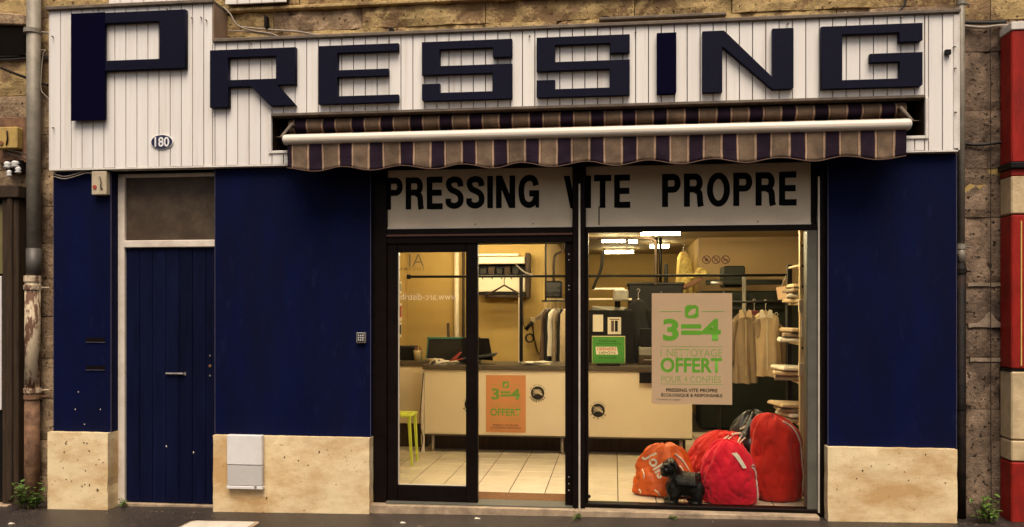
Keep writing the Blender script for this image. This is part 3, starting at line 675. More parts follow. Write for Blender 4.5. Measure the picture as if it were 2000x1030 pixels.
zm = z0+(z1-z0)*0.44
bx('upper_cover', x0, x1, -0.055, -0.006, zm+0.003, z1, M_METBOX, mb, 0.007)
bx('lower_cover', x0+0.001, x1-0.001, -0.050, -0.006, z0+0.03, zm, M_METBOX2, mb, 0.005)
bx('base', x0-0.003, x1+0.003, -0.053, -0.006, z0, z0+0.028, M_METBOX, mb, 0.004)
B().tube([(x1-0.06, -0.050, z0+0.02), (x1-0.06, -0.058, z0+0.02)], 0.011, 12).done('lock', M_STEEL, mb)
x0, x1 = X(179, 0), X(208, 0); z0, z1 = Z(193, 381, 0), Z(193, 335, 0)
jb = thing('alarm_box', ((x0+x1)/2, YB, z0), 'cream alarm box with a red lamp under the left end of the white sign', 'alarm box')
bx('housing', x0, x1, -0.005, YB-0.002, z0, z1, M_CREAM, jb, 0.006)
B().tube([(x0+0.035, -0.004, z0+0.07), (x0+0.035, -0.012, z0+0.07)], 0.019, 14).done('lamp', M_REDINK, jb)
tb('wire', curve([(x0+0.085, -0.012, z1-0.05), (x0+0.10, -0.016, z1-0.1), (x0+0.095, -0.014, z1-0.14), (x0+0.11, -0.01, z1-0.165)]), 0.004, M_CABLE, jb)
B().box(x0+0.085, x0+0.112, -0.012, -0.0055, z0+0.05, z0+0.07).done('clip', M_STEEL, jb, 0.002)
for i, (dz, lab) in enumerate(((0, 'pale loose wire sagging under the white sign, uppermost of two'), (-0.022, 'pale loose wire sagging under the white sign, lower of two'))):
    pts = [(*[at(u, v, 0.02)[0]], 0.02-0.005*i, at(u, v, 0.02)[1]+dz) for u, v in ((105, 340), (125, 345), (145, 341), (168, 334), (180, 334))]
    tag(tb('wire', curve(pts), 0.0045, M_CABLEG, None, 6), lab, 'wire')

# ================================================================== ENTRANCE DOOR (180)
xd0, xd1 = X(234, YD), X(440, YD)
gz = ground_z(-3)
ed = thing('entrance_door', ((xd0+xd1)/2, YD, gz), 'navy plank entrance door in a cream frame with a dusty window above', 'door')
xf = X(247, YD); zt0, zt1, zh = Z(330, 484, YD), Z(330, 470, YD), Z(330, 347, YD)
bx('frame_post', xd0, xf, YD-0.035, YD+0.05, gz-0.02, Z_SB-0.03, M_FRAMEW, ed, 0.005)
bx('frame_post', xd1-0.05, xd1, YD-0.035, YD+0.05, gz-0.02, Z_SB-0.03, M_FRAMEW, ed, 0.005)
bx('transom_bar', xf+0.001, xd1-0.051, YD-0.045, YD+0.05, zt0, zt1, M_FRAMEW, ed, 0.006)
bx('frame_head', xf+0.001, xd1-0.051, YD-0.035, YD+0.05, zh, Z_SB-0.03, M_FRAMEW, ed, 0.005)
bx('window_pane', xf+0.002, xd1-0.052, YD-0.005, YD+0.003, zt1+0.001, zh-0.001, M_FROST, ed, 0)
bx('backing', xd0, xd1, YD+0.052, YD+0.2, gz-0.02, Z_SB-0.03, M_DARKHOLE, ed, 0)
n = 7; wd = (xd1-0.052-xf-0.004)/n
for i in range(n):
    bx('plank', xf+0.003+i*wd+0.0015, xf+0.003+(i+1)*wd-0.0015, YD-0.012+random.uniform(-.001, .001), YD+0.02, gz+0.025, zt0-0.004, M_DOORBLUE, ed, 0.004)
bx('threshold', xf, xd1-0.03, YD-0.05, YD+0.05, gz-0.03, gz+0.018, M_CONC, ed, 0.004)
x0, z = at(324, 730, YD-.03); x1, _ = at(362, 730, YD-.03)
B().tube([(x0, YD-0.028, z), (x1-0.02, YD-0.028, z)], 0.011, 10).tube([(x0+.01, YD-0.012, z), (x0+.01, YD-0.028, z)], 0.008, 8).tube([(x1-.03, YD-0.012, z), (x1-.03, YD-0.028, z)], 0.008, 8).box(x1-0.018, x1, YD-0.02, YD-0.0125, z-.014, z+.014).done('letter_flap_handle', M_STEEL, ed, smooth=False)
for v, m, r_ in ((695, M_STEEL, .007), (715, M_BRASS, .012), (734, M_STEEL, .008)):
    x, z = at(410, v, YD-.02); B().tube([(x, YD-0.010, z), (x, YD-0.022, z)], r_, 12).done('lock_rose', m, ed)
for u, v in ((325, 872), (378, 884)):
    x, z = at(u, v, YD-.012); B().ball((x, YD-0.012, z), (0.008, 0.003, 0.01), 6).done('paint_nick', M_NICK, ed)

# ================================================================== SHOP FRONT JOINERY
x_j0, x_j1 = X(725, YF), X(755, YF)         # left jamb
x_m0, x_m1 = X(1119, YF), X(1143, YF)       # centre post
x_w1 = X(1586, YF); x_e = X(1616, YF)
zh0, zh1 = Z(930, 475, YF), 2.46            # door head
z_tb = Z(1350, 438.5, YF)                   # bottom of the lettered panels
z_tt = 2.955
sf = thing('shop_facade', ((x_j0+x_e)/2, YF, 0.0), 'dark brown aluminium shop front framing the sliding door and display window', 'shop front')
bx('jamb', x_j0, x_j1, YF, 0.42, -0.02, Z_SB-0.03, M_BROWN, sf, 0.004)
bx('jamb', X(1600, YF), x_e, YF, 0.42, -0.02, Z_SB-0.03, M_BROWN, sf, 0.004)
bx('jamb_edge', x_j0+0.001, x_j0+0.010, YF-0.006, YF-0.0005, 0.0, Z_SB-0.05, mat('bronze_edge', (0.10, 0.045, 0.03), 0.4, metal=0.4), sf, 0.001)
bx('post', x_m0, x_m1, YF-0.03, 0.34, -0.0, Z_SB-0.03, M_BROWN, sf, 0.004)
bx('post_edge', X(1130, YF-.035), X(1133.5, YF-.035), YF-0.037, YF-0.0305, 0.03, 2.80, M_ALUL, sf, 0.001)
bx('head_beam', x_j1+0.001, X(1599, YF), YF+0.002, 0.35, z_tt+0.001, Z_SB+0.05, M_BROWN, sf, 0.002)
bx('door_beam', x_j1+0.001, x_m0-0.001, YF+0.004, 0.33, zh0, z_tb-0.012, M_BROWN, sf, 0.004)
bx('door_beam_lip', x_j1+0.002, x_m0-0.002, YF-0.012, YF+0.0035, Z(930, 461, YF), Z(930, 457, YF), mat('bronze_edge', (0, 0, 0)), sf, 0.001)
# lettered panels above door and window
lpan = []
for (a, c, zt) in ((x_j1-0.001, x_m0-0.001, z_tt), (x_m1+0.001, x_w1, z_tt)):
    lpan.append(None); lpan[-1] = bx('lettered_panel', a+0.004, c-0.004, YF+0.028, YF+0.040, z_tb, zt, M_PANELW, sf, 0.002)
    bx('panel_bead', a+0.004, c-0.004, YF+0.012, YF+0.027, z_tb-0.011, z_tb+0.004, M_ALUL, sf, 0.002)
yt = YF+0.0265
zt_lo, zt_hi = Z(900, 408, yt), Z(900, 345, yt)
grotesque('letter', 'PRESSING', X(753, yt), X(1053, yt), zt_lo, zt_hi, yt, M_BLACK, lpan[0], label='black capitals PRESSING on the panel over the shop door')
zt_lo, zt_hi = Z(1420, 403, yt), Z(1420, 338, yt)
grotesque('letter', 'VITE', X(1101, yt), X(1231, yt), zt_lo, zt_hi, yt, M_BLACK, lpan[1], label='black capitals VITE across the dark post')
grotesque('letter', 'PROPRE', X(1293, yt), X(1556, yt), zt_lo, zt_hi, yt, M_BLACK, lpan[1], label='black capitals PROPRE on the panel over the window')
for u, v in ((928, 438), (1041, 437), (1480, 433)):
    x, z = at(u, v, YF+.01); B().ball((x, YF+0.011, z), 0.006, 6).done('rivet', M_DARK, sf)
bx('panel_light_stop', x_j1+0.002, X(1598, YF), YF+0.046, 0.275, z_tb-0.05, z_tt-0.001, M_BROWN, sf, 0)  # added out of sight to stop lamp light leaking past the lettered panels
bx('panel_seam', X(1169, yt), X(1171, yt), YF+0.0255, YF+0.0275, z_tb+.005, Z(1170, 403, yt), M_DARK, sf, 0)
# sills
B().prism([(X(720, 0), -0.05), (X(1122, 0), -0.03), (X(1122, 0), 0.034), (X(720, 0), 0.028)], YF-0.09, 0.36).done('door_sill', M_CONC, sf, 0.005)
B().prism([(X(1122, 0)+.001, -0.04), (X(1603, 0), -0.02), (X(1603, 0), 0.038), (X(1122, 0)+.001, 0.034)], YF-0.10, 0.30).done('window_sill', M_CONC, sf, 0.006)
bx('sill_rail', x_j1, x_m0, YF-0.04, 0.30, 0.0285, 0.045, M_ALU, sf, 0.002)
# display window
zw0, zw1 = Z(1360, 990, YF), Z(1360, 452, YF)
wn = thing('display_window', ((x_m1+x_w1)/2, YG, zw0), 'large clear display window of the laundry with red bags behind it', 'window')
bx('bottom_rail', x_m1+0.001, X(1599, YF), YF+0.004, 0.24, 0.0385, zw0, M_BROWN, wn, 0.004)
bx('top_rail', x_m1+0.001, X(1599, YF), YF+0.006, YF+0.045, zw1, z_tb-0.013, M_BROWN, wn, 0.004)
bx('side_rail', X(1577, YF), X(1597, YF), YF+0.008, 0.26, zw0+0.001, zw1-0.001, M_ALU, wn, 0.004)
bx('side_edge', X(1597, YF)+0.001, X(1600.5, YF), YF-0.012, YF+0.02, 0.05, Z(1600, 345, YF), M_ALUL, wn, 0.001)
bx('side_rail', x_m1+0.001, X(1149, YF), YF+0.008, 0.22, zw0+0.001, zw1-0.001, M_BROWN, wn, 0.003)
bx('glass', X(1149, YF)+0.001, X(1577, YF)-0.001, YG, YG+0.0005, zw0+0.001, zw1-0.001, M_GLASS, wn, 0)
# sliding leaf
xl0, xl1 = X(758, YG), X(934, YG); xg0, xg1 = X(778, YG), X(911, YG)
zl0, zl1, zg0, zg1 = Z(845, 984, YG), Z(845, 477, YG), Z(845, 948, YG), Z(845, 493, YG)
sd_ = thing('sliding_door', ((xl0+xl1)/2, YG, zl0), 'closed brown framed glass leaf of the sliding shop door', 'door')
bx('stile', xl0, xg0, YG-0.03, YG+0.03, zl0, zl1, M_BROWN, sd_, 0.005); bx('stile', xg1, xl1, YG-0.03, YG+0.03, zl0, zl1, M_BROWN, sd_, 0.005)
bx('rail', xg0+.0005, xg1-.0005, YG-0.029, YG+0.03, zl0, zg0, M_BROWN, sd_, 0.005); bx('rail', xg0+.0005, xg1-.0005, YG-0.029, YG+0.03, zg1, zl1, M_BROWN, sd_, 0.005)
bx('glazing_bead', xg0+.001, xg0+0.010, YG-0.012, YG+0.012, zg0+.001, zg1-.001, M_ALUL, sd_, 0.001)
bx('glazing_bead', xg0+.011, xg1-.001, YG-0.012, YG+0.012, zg0+.001, zg0+0.006, M_ALUL, sd_, 0.001)
bx('glass', xg0+0.011, xg1-0.001, YG, YG+0.0005, zg0+0.007, zg1-.001, M_GLASS, sd_, 0)
text('painted_reflection', 'www.arc-distrib', X(782, YG-.003), X(893, YG-.003), Z(840, 586, YG), Z(840, 573, YG), YG-0.003, M_REFL, sd_, 0.0, True, 'pale painted reflection of a web address on the door glass')  # reflection of a van in the street, drawn as reversed lettering on the pane
text('painted_reflection', 'AI', X(799, YG-.003), X(828, YG-.003), Z(812, 521, YG), Z(812, 496, YG), YG-0.003, M_REFLD, sd_, -0.012, True)
text('painted_reflection', 'DISTRI', X(784, YG-.003), X(828, YG-.003), Z(812, 528.5, YG), Z(812, 523, YG), YG-0.003, M_REFLD, sd_, -0.01, True)
bx('stile', X(1104, YG), x_m0-0.001, YG-0.02, YG+0.05, 0.046, zh0-0.001, M_BROWN, sf, 0.004)
for v in (497, 508, 558, 566, 932, 945, 958):
    x, z = at(1111, v, YG-.022); B().ball((x, YG-0.021, z), 0.006, 6).done('rivet', M_ALUL, sf)
x, z = at(1150, 970, YF); B().tube([(x, YF+.007, z), (x, YF-0.004, z)], 0.016, 12).done('drain_cap', M_DARK, wn)
struct(bx('door_mat', xl0+0.02, X(1106, .4), 0.34, 0.615, Z_FL-0.02, Z_FL-0.001, M_MAT, None, 0.003), 'thing'); dm = bpy.data.objects['door_mat']; tag(dm, 'brown coir mat on the floor inside the sliding door', 'door mat')

# ---- no-entry pictograms on the glass
ng = thing('pictogram_sticker', (X(1398, YG), YG+.004, Z(1398, 517, YG)), 'row of three maroon round prohibition stickers high on the window glass', 'sticker')
for i, u in enumerate((1380, 1398.5, 1417)):
    cx_, cz_ = at(u, 507.5, YG+.004); ro = 0.036
    o = B(); nn = 28
    for k in range(nn):
        a0, a1 = 2*math.pi*k/nn, 2*math.pi*(k+1)/nn
        o.quad(*[(cx_+r_*math.cos(a), YG+0.004, cz_+r_*math.sin(a)) for r_, a in ((ro, a0), (ro, a1), (ro*.8, a1), (ro*.8, a0))])
    d = ro*0.62; o.quad((cx_-d-.003, YG+.0045, cz_+d-.003), (cx_-d+.003, YG+.0045, cz_+d+.003), (cx_+d+.003, YG+.0045, cz_-d+.003), (cx_+d-.003, YG+.0045, cz_-d-.003))
    if i == 0: o.lathe((cx_, YG+.005, cz_-.014), [(0.010, 0), (0.014, 0.012), (0.008, 0.026), (0.003, .028)], 8, 1, 0.02)
    if i == 1: o.quad((cx_-.018, YG+.0047, cz_-.012), (cx_-.014, YG+.0047, cz_-.016), (cx_+.018, YG+.0047, cz_+.012), (cx_+.014, YG+.0047, cz_+.016))
    if i == 2: o.quad((cx_-.02, YG+.0047, cz_-.006), (cx_+.02, YG+.0047, cz_-.006), (cx_+.02, YG+.0047, cz_+.003), (cx_-.02, YG+.0047, cz_+.003))
    o.done('pictogram', M_MAROON, ng)

# ================================================================== POSTERS
def offer_poster(name, u0, u1, v0, v1, y, paper, g1, g2, lab, ink, thick=0.004):
    x0, x1 = X(u0, y), X(u1, y); um = (u0+u1)/2; z0, z1 = Z(um, v1, y), Z(um, v0, y); w_, h = x1-x0, z1-z0; fy = y-0.0012
    t = thing(name, ((x0+x1)/2, y, z0), lab, 'poster')
    t = bx('sheet', x0, x1, y, y+thick, z0, z1, paper, t, 0.0008)
    R = lambda nm, a, c, d, e, m, yy=fy: B().quad((x0+w_*a, yy, z0+h*d), (x0+w_*c, yy, z0+h*d), (x0+w_*c, yy, z0+h*e), (x0+w_*a, yy, z0+h*e)).done(nm, m, t)
    T = lambda s, a, c, d, e, m, bo=0.0: text('lettering', s, x0+w_*a, x0+w_*c, z0+h*d, z0+h*e, fy, m, t, bo)
    # square badge with a leaf
    o = B(); c0, c1, d0, d1, k = .415, .585, .775, .893, .03
    o.prism([(x0+w_*p, z0+h*q_) for p, q_ in ((c0+k, d0), (c1-k, d0), (c1, d0+k*.7), (c1, d1-k*.7), (c1-k, d1), (c0+k, d1), (c0, d1-k*.7), (c0, d0+k*.7))], fy, y-0.0002).done('badge', g1, t)
    o = B(); lf = [(.455, .80), (.50, .80), (.545, .82), (.552, .865), (.50, .855), (.462, .83)]
    o.prism([(x0+w_*p, z0+h*q_) for p, q_ in lf], fy-0.0008, fy-0.0002).done('leaf_mark', paper, t)
    R('rule', .10, .37, .832, .837, g1); R('rule', .63, .90, .832, .837, g1)
    T('3=4', .14, .86, .57, .77, g1, 0.035)
    R('rule', .11, .89, .517, .522, g2)
    T('1 NETTOYAGE', .11, .875, .43, .498, g2, -0.004)
    T('OFFERT', .11, .875, .285, .42, g1, 0.03)
    T('POUR 4 CONFIÉS', .12, .86, .195, .27, g2, -0.004)
    R('rule', .11, .89, .178, .183, g2)
    T('PRESSING VITE PROPRE', .18, .82, .11, .142, ink, 0.02)
    T('ÉCOLOGIQUE & RESPONSABLE', .12, .88, .062, .102, ink, 0.02)
    T('* Conditions en magasin', .05, .36, .03, .048, ink)
    return t.parent
po = offer_poster('offer_poster', 1273, 1430, 573, 790, YG+0.03, M_POSTER, M_GREEN, M_GREENL, 'large tan poster reading 3=4 hanging in the display window', M_BLACK)
for u in (1290, 1412):
    x, z = at(u, 573, YG+.03); tb('hook', [(x, YG+.032, z-0.005), (x+.006, YG+.032, z+0.018), (x+.014, YG+.032, z-.003)], 0.0018, M_CORD, po, 5)

# ================================================================== INTERIOR FURNITURE
YC = 2.6
xc0, xc1 = X(829, YC), X(1352, YC); zc0, zc1, zc2 = 0.262, 1.018, 1.075
ct = thing('counter', ((xc0+xc1)/2, YC+.3, Z_FL), 'long cream reception counter with dark top inside the shop', 'counter')
bx('front_panel', xc0, xc1, YC, YC+0.03, zc0, zc1, M_COUNTER, ct, 0.004)
bx('side_panel', xc0, xc0+0.03, YC+0.031, YC+0.65, zc0, zc1, M_COUNTER, ct, 0.003)
bx('side_panel', xc1-0.03, xc1, YC+0.031, YC+0.65, zc0, zc1, M_COUNTER, ct, 0.003)
bx('counter_top', xc0-0.02, xc1+0.01, YC-0.03, YC+0.72, zc1+0.001, zc2, M_CTOP, ct, 0.006)
bx('kick_board', xc0+0.05, xc1-0.05, YC+0.30, YC+0.32, Z_FL, zc0+0.1, M_BRWOOD, ct, 0.002)
bx('bottom_edge', xc0, xc1, YC-0.002, YC+0.028, zc0-0.018, zc0-0.001, M_CTOP, ct, 0.002)
for u in (846, 1098, 1330): x = X(u, YC+.1); B().tube([(x, YC+.1, Z_FL), (x, YC+.1, zc0)], 0.02, 10).done('leg', M_STEEL, ct, smooth=True)
x = xc0-0.012; bx('end_leg', x-0.03, x+0.008, YC+0.0, YC+0.04, Z_FL, zc1, M_FRAMEW, ct, 0.004)
tb('cable', curve([(xc0-0.01, YC-0.012, 0.98), (xc0-0.03, YC-.02, 0.7), (xc0-0.05, YC-.02, .4), (xc0-.02, YC-.01, .2), (xc0-.05, YC-.01, Z_FL+.01)]), 0.006, M_CABLE, ct, 6)
offer_poster('offer_poster', 949, 1027, 733, 845, YC-0.006, M_POSTERO, M_GREEND, M_GREENK, 'small orange poster reading 3=4 stuck on the counter front', M_BROWNCL, 0.003)
# round stickers on the counter
def roundel(u, v, word, lab):
    y = YC-0.004; cx_, cz_ = at(u, v, y); t = thing('round_sticker', (cx_, y, cz_-.1), lab, 'sticker', 'round stickers on the counter front'); r_ = 0.078
    o = B(); n = 30; o.prism([(cx_+r_*math.cos(2*math.pi*k/n), cz_+r_*math.sin(2*math.pi*k/n)) for k in range(n)], y, y+0.003).done('disc', M_DGREY, t)
    o = B()
    for k in range(5):
        pts = [(cx_-.055+.11*i/8, y-.001, cz_-.03+k*.012+.024*math.sin(i/8*3.1+k*.3)) for i in range(9)]
        o.tube(pts, 0.0026, 4)
    o.done('drawing', M_CREAM, t)
    o = B(); o.prism([(cx_-.05, cz_+.01), (cx_-.02, cz_+.04), (cx_+.02, cz_+.045), (cx_+.05, cz_+.02), (cx_+.03, cz_-.0), (cx_-.03, cz_-.005)], y-.0012, y-.0002).done('drawing', mat('sticker_grey', (.3, .25, .18), .7), t)
    arc_text('lettering', 'AU NETTOYAGE', cx_, cz_, 0.094, 152, 28, 0.014, y, M_BLACK, t, 0.01)
    arc_text('lettering', word, cx_, cz_, 0.094, 212, 328, 0.024, y, M_BLACK, t, 0.03, True)
    return t
roundel(1050, 768, 'COUETTES', 'dark round sticker reading COUETTES on the counter beside the orange poster')
roundel(1168, 802, 'TAPIS', 'dark round sticker reading TAPIS on the counter behind the window post')
roundel(920, 790, 'BLOUSONS', 'dark round sticker on the counter half hidden by the sliding door stile')
# lower side cabinet against the left wall
x0, x1 = XL+0.002, xc0-0.06
sc_ = thing('side_cabinet', ((x0+x1)/2, 3.2, Z_FL), 'low cream cabinet at the left end of the counter', 'cabinet')
bx('body', x0, x1, 2.95, 3.5, 0.33, 1.03, M_COUNTER, sc_, 0.004); bx('top', x0, x1+.02, 2.93, 3.52, 1.031, 1.09, M_CTOP, sc_, 0.004); bx('kick_board', x0, x1, 2.99, 3.45, Z_FL, 0.329, M_BRWOOD, sc_, 0.003)
# things on the counter
def on(u, y=YC+.25): return X(u, y)
x0, x1 = on(831, YC+.35), on(934, YC+.35)
pt = thing('printer', ((x0+x1)/2, YC+.45, zc2), 'dark printer with teal edging on the counter', 'printer')
zt = Z(880, 660, YC+.35)
B().prism([(x0, zc2), (x1, zc2), (x1-.01, zt), (x0+.03, zt)], YC+.35, YC+.62).done('body', M_DGREY, pt, 0.01)
bx('edging', x0+.02, x1, YC+.335, YC+.349, zt-.018, zt+.008, M_TEAL, pt, .004)
B().prism([(x0, zc2), (x0+.016, zc2), (x0+.045, zt-.02), (x0+.03, zt-.02)], YC+.335, YC+.349).done('edging', M_TEAL, pt, .003)
for k in range(5): bx('vent', x0+.22, x1-.06, YC+.344, YC+.3495, zc2+.05+k*.022, zc2+.058+k*.022, M_DARK, pt, 0)
x0, x1 = on(905, YC+.4), on(968, YC+.4); mn = thing('card_terminal', ((x0+x1)/2, YC+.4, zc2), 'black screen and keyboard tilted on the counter behind the door stile', 'terminal')
B().prism([(x0, zc2+.06), (x1-.02, zc2+.03), (x1-.07, zc2+.30), (x0, zc2+.31)], YC+.30, YC+.34).done('screen', M_DARK, mn, .006)
B().hull([(x0+.02, YC+.05, zc2+.04), (x1+.04, YC+.05, zc2+.10), (x1+.04, YC+.28, zc2+.115), (x0+.02, YC+.28, zc2+.055)], [(x0+.02, YC+.05, zc2+.06), (x1+.04, YC+.05, zc2+.12), (x1+.04, YC+.28, zc2+.135), (x0+.02, YC+.28, zc2+.075)]).done('keyboard', M_DGREY, mn, .003)
B().tube([(x0+.1, YC+.3, zc2), (x0+.1, YC+.3, zc2+.08)], .05, 12).done('foot', M_DARK, mn)
x0 = on(815, 3.0); cp = thing('pen_pot', (x0, 3.0, 1.09), 'cream pot of pens standing on the side cabinet', 'pen pot')
B().lathe((x0, 3.03, 1.092), [(0.045, 0), (0.058, .12), (0.060, .125), (0.052, .125), (0.042, .02)], 16).done('pot', mat('cream_pot', (.62, .52, .32), .4), cp, smooth=True)
for k in range(6):
    a_ = k*1.1; tb('pen', [(x0+.02*math.cos(a_), 3.03+.02*math.sin(a_), 1.12), (x0+.05*math.cos(a_), 3.03+.05*math.sin(a_), 1.24+.015*(k % 3))], .005, (M_DARK, M_REDINK, M_BROWNCL)[k % 3], cp, 6)
x0 = on(793, 3.1); tg = thing('black_box', (x0, 3.1, 1.09), 'flat black box on the side cabinet behind the pen pot', 'box'); bx('body', XL+.01, x0+.10, 3.12, 3.3, 1.0905, 1.0905+.155, M_DARK, tg, .005); bx('lid', XL+.008, x0+.104, 3.115, 3.305, 1.2465, 1.265, M_DGREY, tg, .004)
for i, (u, v, w_, a_, m, lab) in enumerate(((850, 700, .14, .3, M_PAPER, 'crumpled white paper on the counter beside the pen pot'), (878, 698, .2, -.2, M_PAPER, 'white sheets lying on the counter before the printer'), (1046, 712, .34, .05, M_PAPER, 'open white ledger lying on the counter before the post'), (862, 708, .16, .1, M_METBOX, 'white telephone handset lying on the counter edge'))):
    x0 = on(u, YC+.12); t = thing('paper_sheets', (x0, YC+.12, zc2), lab, 'papers') if i != 3 else thing('telephone', (x0, YC+.12, zc2), lab, 'telephone')
    for k in range(3):
        o = B(); g = []
        for p in range(7):
            row = []
            for q_ in range(4):
                lx, ly = (p/6-.5)*w_, (q_/3-.5)*.2; a2 = a_+k*.25
                hz = .004+k*.012+abs(.02*math.sin(p*1.1+k))*(1.8 if i == 0 else .5)
                row.append(o.b.verts.new((x0+lx*math.cos(a2)-ly*math.sin(a2), YC+.12+lx*math.sin(a2)+ly*math.cos(a2), zc2+hz)))
            g.append(row)
        for r0, r1 in zip(g, g[1:]):
            for q_ in range(3): o.b.faces.new((r0[q_], r0[q_+1], r1[q_+1], r1[q_]))
        s_ = o.done('sheet' if i != 3 else 'handset', m, t); sm = s_.modifiers.new('s', 'SOLIDIFY'); sm.thickness = .002 if i != 3 else .02
x0 = on(893, YC+.1); t = thing('stapler', (x0, YC+.1, zc2), 'red stapler lying open on the papers before the printer', 'stapler')
B().prism([(x0-.09, zc2+.035), (x0+.08, zc2+.06), (x0+.085, zc2+.075), (x0-.07, zc2+.05)], YC+.02, YC+.045).done('base', M_REDINK, t, .003)
B().prism([(x0-.06, zc2+.06), (x0+.05, zc2+.15), (x0+.065, zc2+.14), (x0+.0, zc2+.065)], YC+.02, YC+.045).done('arm', M_REDINK, t, .003)
# stool
yst = 1.75; x0, x1 = X(768, yst), X(803, yst); zs = Z(790, 810, yst)
st_ = thing('stool', ((x0+x1)/2, yst+.15, Z_FL), 'lime green plastic stool beside the counter inside the door', 'stool')
bx('seat', x0-.12, x1, yst, yst+.32, zs-.03, zs, M_STOOL, st_, .012)
for xx, yy in ((x1-.03, yst+.03), (x1-.03, yst+.29), (x0-.09, yst+.03), (x0-.09, yst+.29)):
    sx_ = .03 if xx > x0 else -.03; B().hull([(xx-.017, yy-.017, zs-.031), (xx+.017, yy-.017, zs-.031), (xx+.017, yy+.017, zs-.031), (xx-.017, yy+.017, zs-.031)], [(xx+sx_-.012, yy-.012, Z_FL), (xx+sx_+.012, yy-.012, Z_FL), (xx+sx_+.012, yy+.012, Z_FL), (xx+sx_-.012, yy+.012, Z_FL)]).done('leg', M_STOOL, st_, .003)
# hanging rail over the counter
YR = YC+.35
rl = thing('garment_rail', (on(1018, YR), YR, zc2), 'black garment rail on posts running above the counter', 'garment rail')
zr_ = Z(1018, 540, YR); xr2 = X(1543, YR)
B().tube([(X(802, YR), YR, zr_), (xr2, YR, zr_)], .016, 10).done('rail', M_DARK, rl, smooth=True)
for xx, zb in ((X(1018, YR), zc2), (xr2, Z_FL)): B().box(xx-.02, xx+.02, YR-.02, YR+.02, zb, zr_+.015).done('post', M_DARK, rl, .003)
bx('post_edge', X(1018, YR)-.032, X(1018, YR)-.0205, YR-.01, YR+.01, zc2, zr_-.017, M_FRAMEW, rl, .002)
B().tube([(X(802, YR), YR-.001, zr_), (X(795, YR), YR-.001, zr_+.0)], .028, 12).done('end_cap', M_DARK, rl)
tb('hook', curve([(X(1040, YR), YR-.02, zr_+.02), (X(1025, YR), YR-.03, zr_+.05), (X(1008, YR), YR-.02, zr_+.14)]), .009, M_STEEL, rl)
def hanger(x, y, z, half, lab, m=M_DARK, parent=None):
    t = thing('coat_hanger', (x, y, z-.25), lab, 'hanger') if parent is None else parent
    o = B(); o.tube(curve([(x, y, z-.10), (x, y, z-.03), (x+.018, y, z), (x, y, z+.022), (x-.018, y, z+.005)]), .005, 6).tube([(x-half, y, z-.235), (x, y, z-.10), (x+half, y, z-.235)], .012, 8).tube([(x-half, y, z-.24), (x+half, y, z-.24)], .012, 8)
    o.done('hanger_frame' if parent else 'hanger_bar', m, t, smooth=True); return t
hanger(X(985, YR), YR, zr_-.006, .235, 'dark empty coat hanger on the rail before the wall cabinet', M_BRWOOD)
# wall cabinet / hatch with pegs on the wall behind the counter
yc_ = 4.4; x0, x1 = X(932, 4.3), X(1036, 4.3)
wc = thing('wall_cabinet', ((x0+x1)/2, 4.3, Z(980, 582, 4.3)), 'cream wall cabinet with dark open shelf behind the hanger rail', 'cabinet')
zz = lambda v: Z(985, v, 4.2)
bx('side', x1-.05, x1, 4.12, 4.399, zz(582), zz(495), M_BRWOOD, wc, .004); bx('top_box', x0, x1-.06, 4.10, 4.399, zz(516), zz(503), M_COUNTER, wc, .006)
bx('light_strip', x0+.05, x1-.14, 4.08, 4.20, zz(501), zz(497), M_FIX, wc, .004); bx('shelf_back', x0, x1-.051, 4.30, 4.399, zz(536), zz(516)-.001, M_DARK, wc, 0)
bx('peg_board', x0, x1-.06, 4.16, 4.20, zz(570), zz(538), M_COUNTER, wc, .004); bx('ledge', x0, x1-.051, 4.05, 4.25, zz(577), zz(571), M_DARK, wc, .003)
for k in range(5): xx = x0+.1+k*.13; B().tube([(xx, 4.16, zz(545)), (xx, 4.12, zz(543))], .008, 6).done('peg', M_BRWOOD, wc)
for k in range(5): bx('box_file', x0+.06+k*.11, x0+.14+k*.11, 4.2, 4.295, zz(536)+.002, zz(536)+.08+.03*(k % 2), (M_DGREY, M_BRWOOD)[k % 2], wc, .004)
# steam iron with coiled hose on the wall
x0, z0 = at(1036, 640, 4.38); si = thing('hand_steamer', (x0, 4.38, z0-.2), 'black hand steamer hanging on its cord from the wall socket', 'steamer')
bx('socket', x0+.0, x0+.06, 4.37, 4.399, z0+.06, z0+.14, M_CREAM, si, .006)
B().tube([(x0-.06, 4.33, z0-.03), (x0+.03, 4.33, z0+.08)], [.03, .018], 8).done('handle', M_DARK, si, smooth=True)
tb('hose', [(x0+.0+.055*math.cos(a*.5), 4.33-.004*a, z0-.14+.055*math.sin(a*.5)) for a in range(28)], .011, M_DARK, si, 6)
tb('cord', curve([(x0+.03, 4.35, z0+.08), (x0+.05, 4.35, z0-.12), (x0+.1, 4.35, z0-.32), (x0+.18, 4.35, z0-.40), (x0+.25, 4.35, z0-.33)]), .008, M_DARK, si, 6)
tb('cord', curve([(x0-.11, 4.36, z0+.45), (x0-.1, 4.36, z0+.1), (x0-.06, 4.35, z0-.03)]), .006, M_DARK, si, 6)
# notices on the left wall
for i, (u, v, w_, h_, m, lab) in enumerate(((786, 562, .10, .16, M_PAPER, 'cream notice pinned high on the left wall'), (790, 610, .12, .24, M_REDINK, 'red and cream leaflet pinned on the left wall'), (788, 645, .1, .2, M_DGREY, 'dark leaflet pinned low on the left wall'))):
    yy = 3.9; z = Z(u, v, yy); t = thing('notice', (XL+.004, yy, z-h_/2), lab, 'notice'); bx('sheet', XL+.002, XL+.005, yy-w_*1.2, yy+w_*1.2, z-h_/2, z+h_/2, M_PAPER if i else m, t, 0); bx('print', XL+.0055, XL+.007, yy-w_, yy+w_, z-h_*.3, z+h_*.35, m if i else M_GREYM, t, 0)
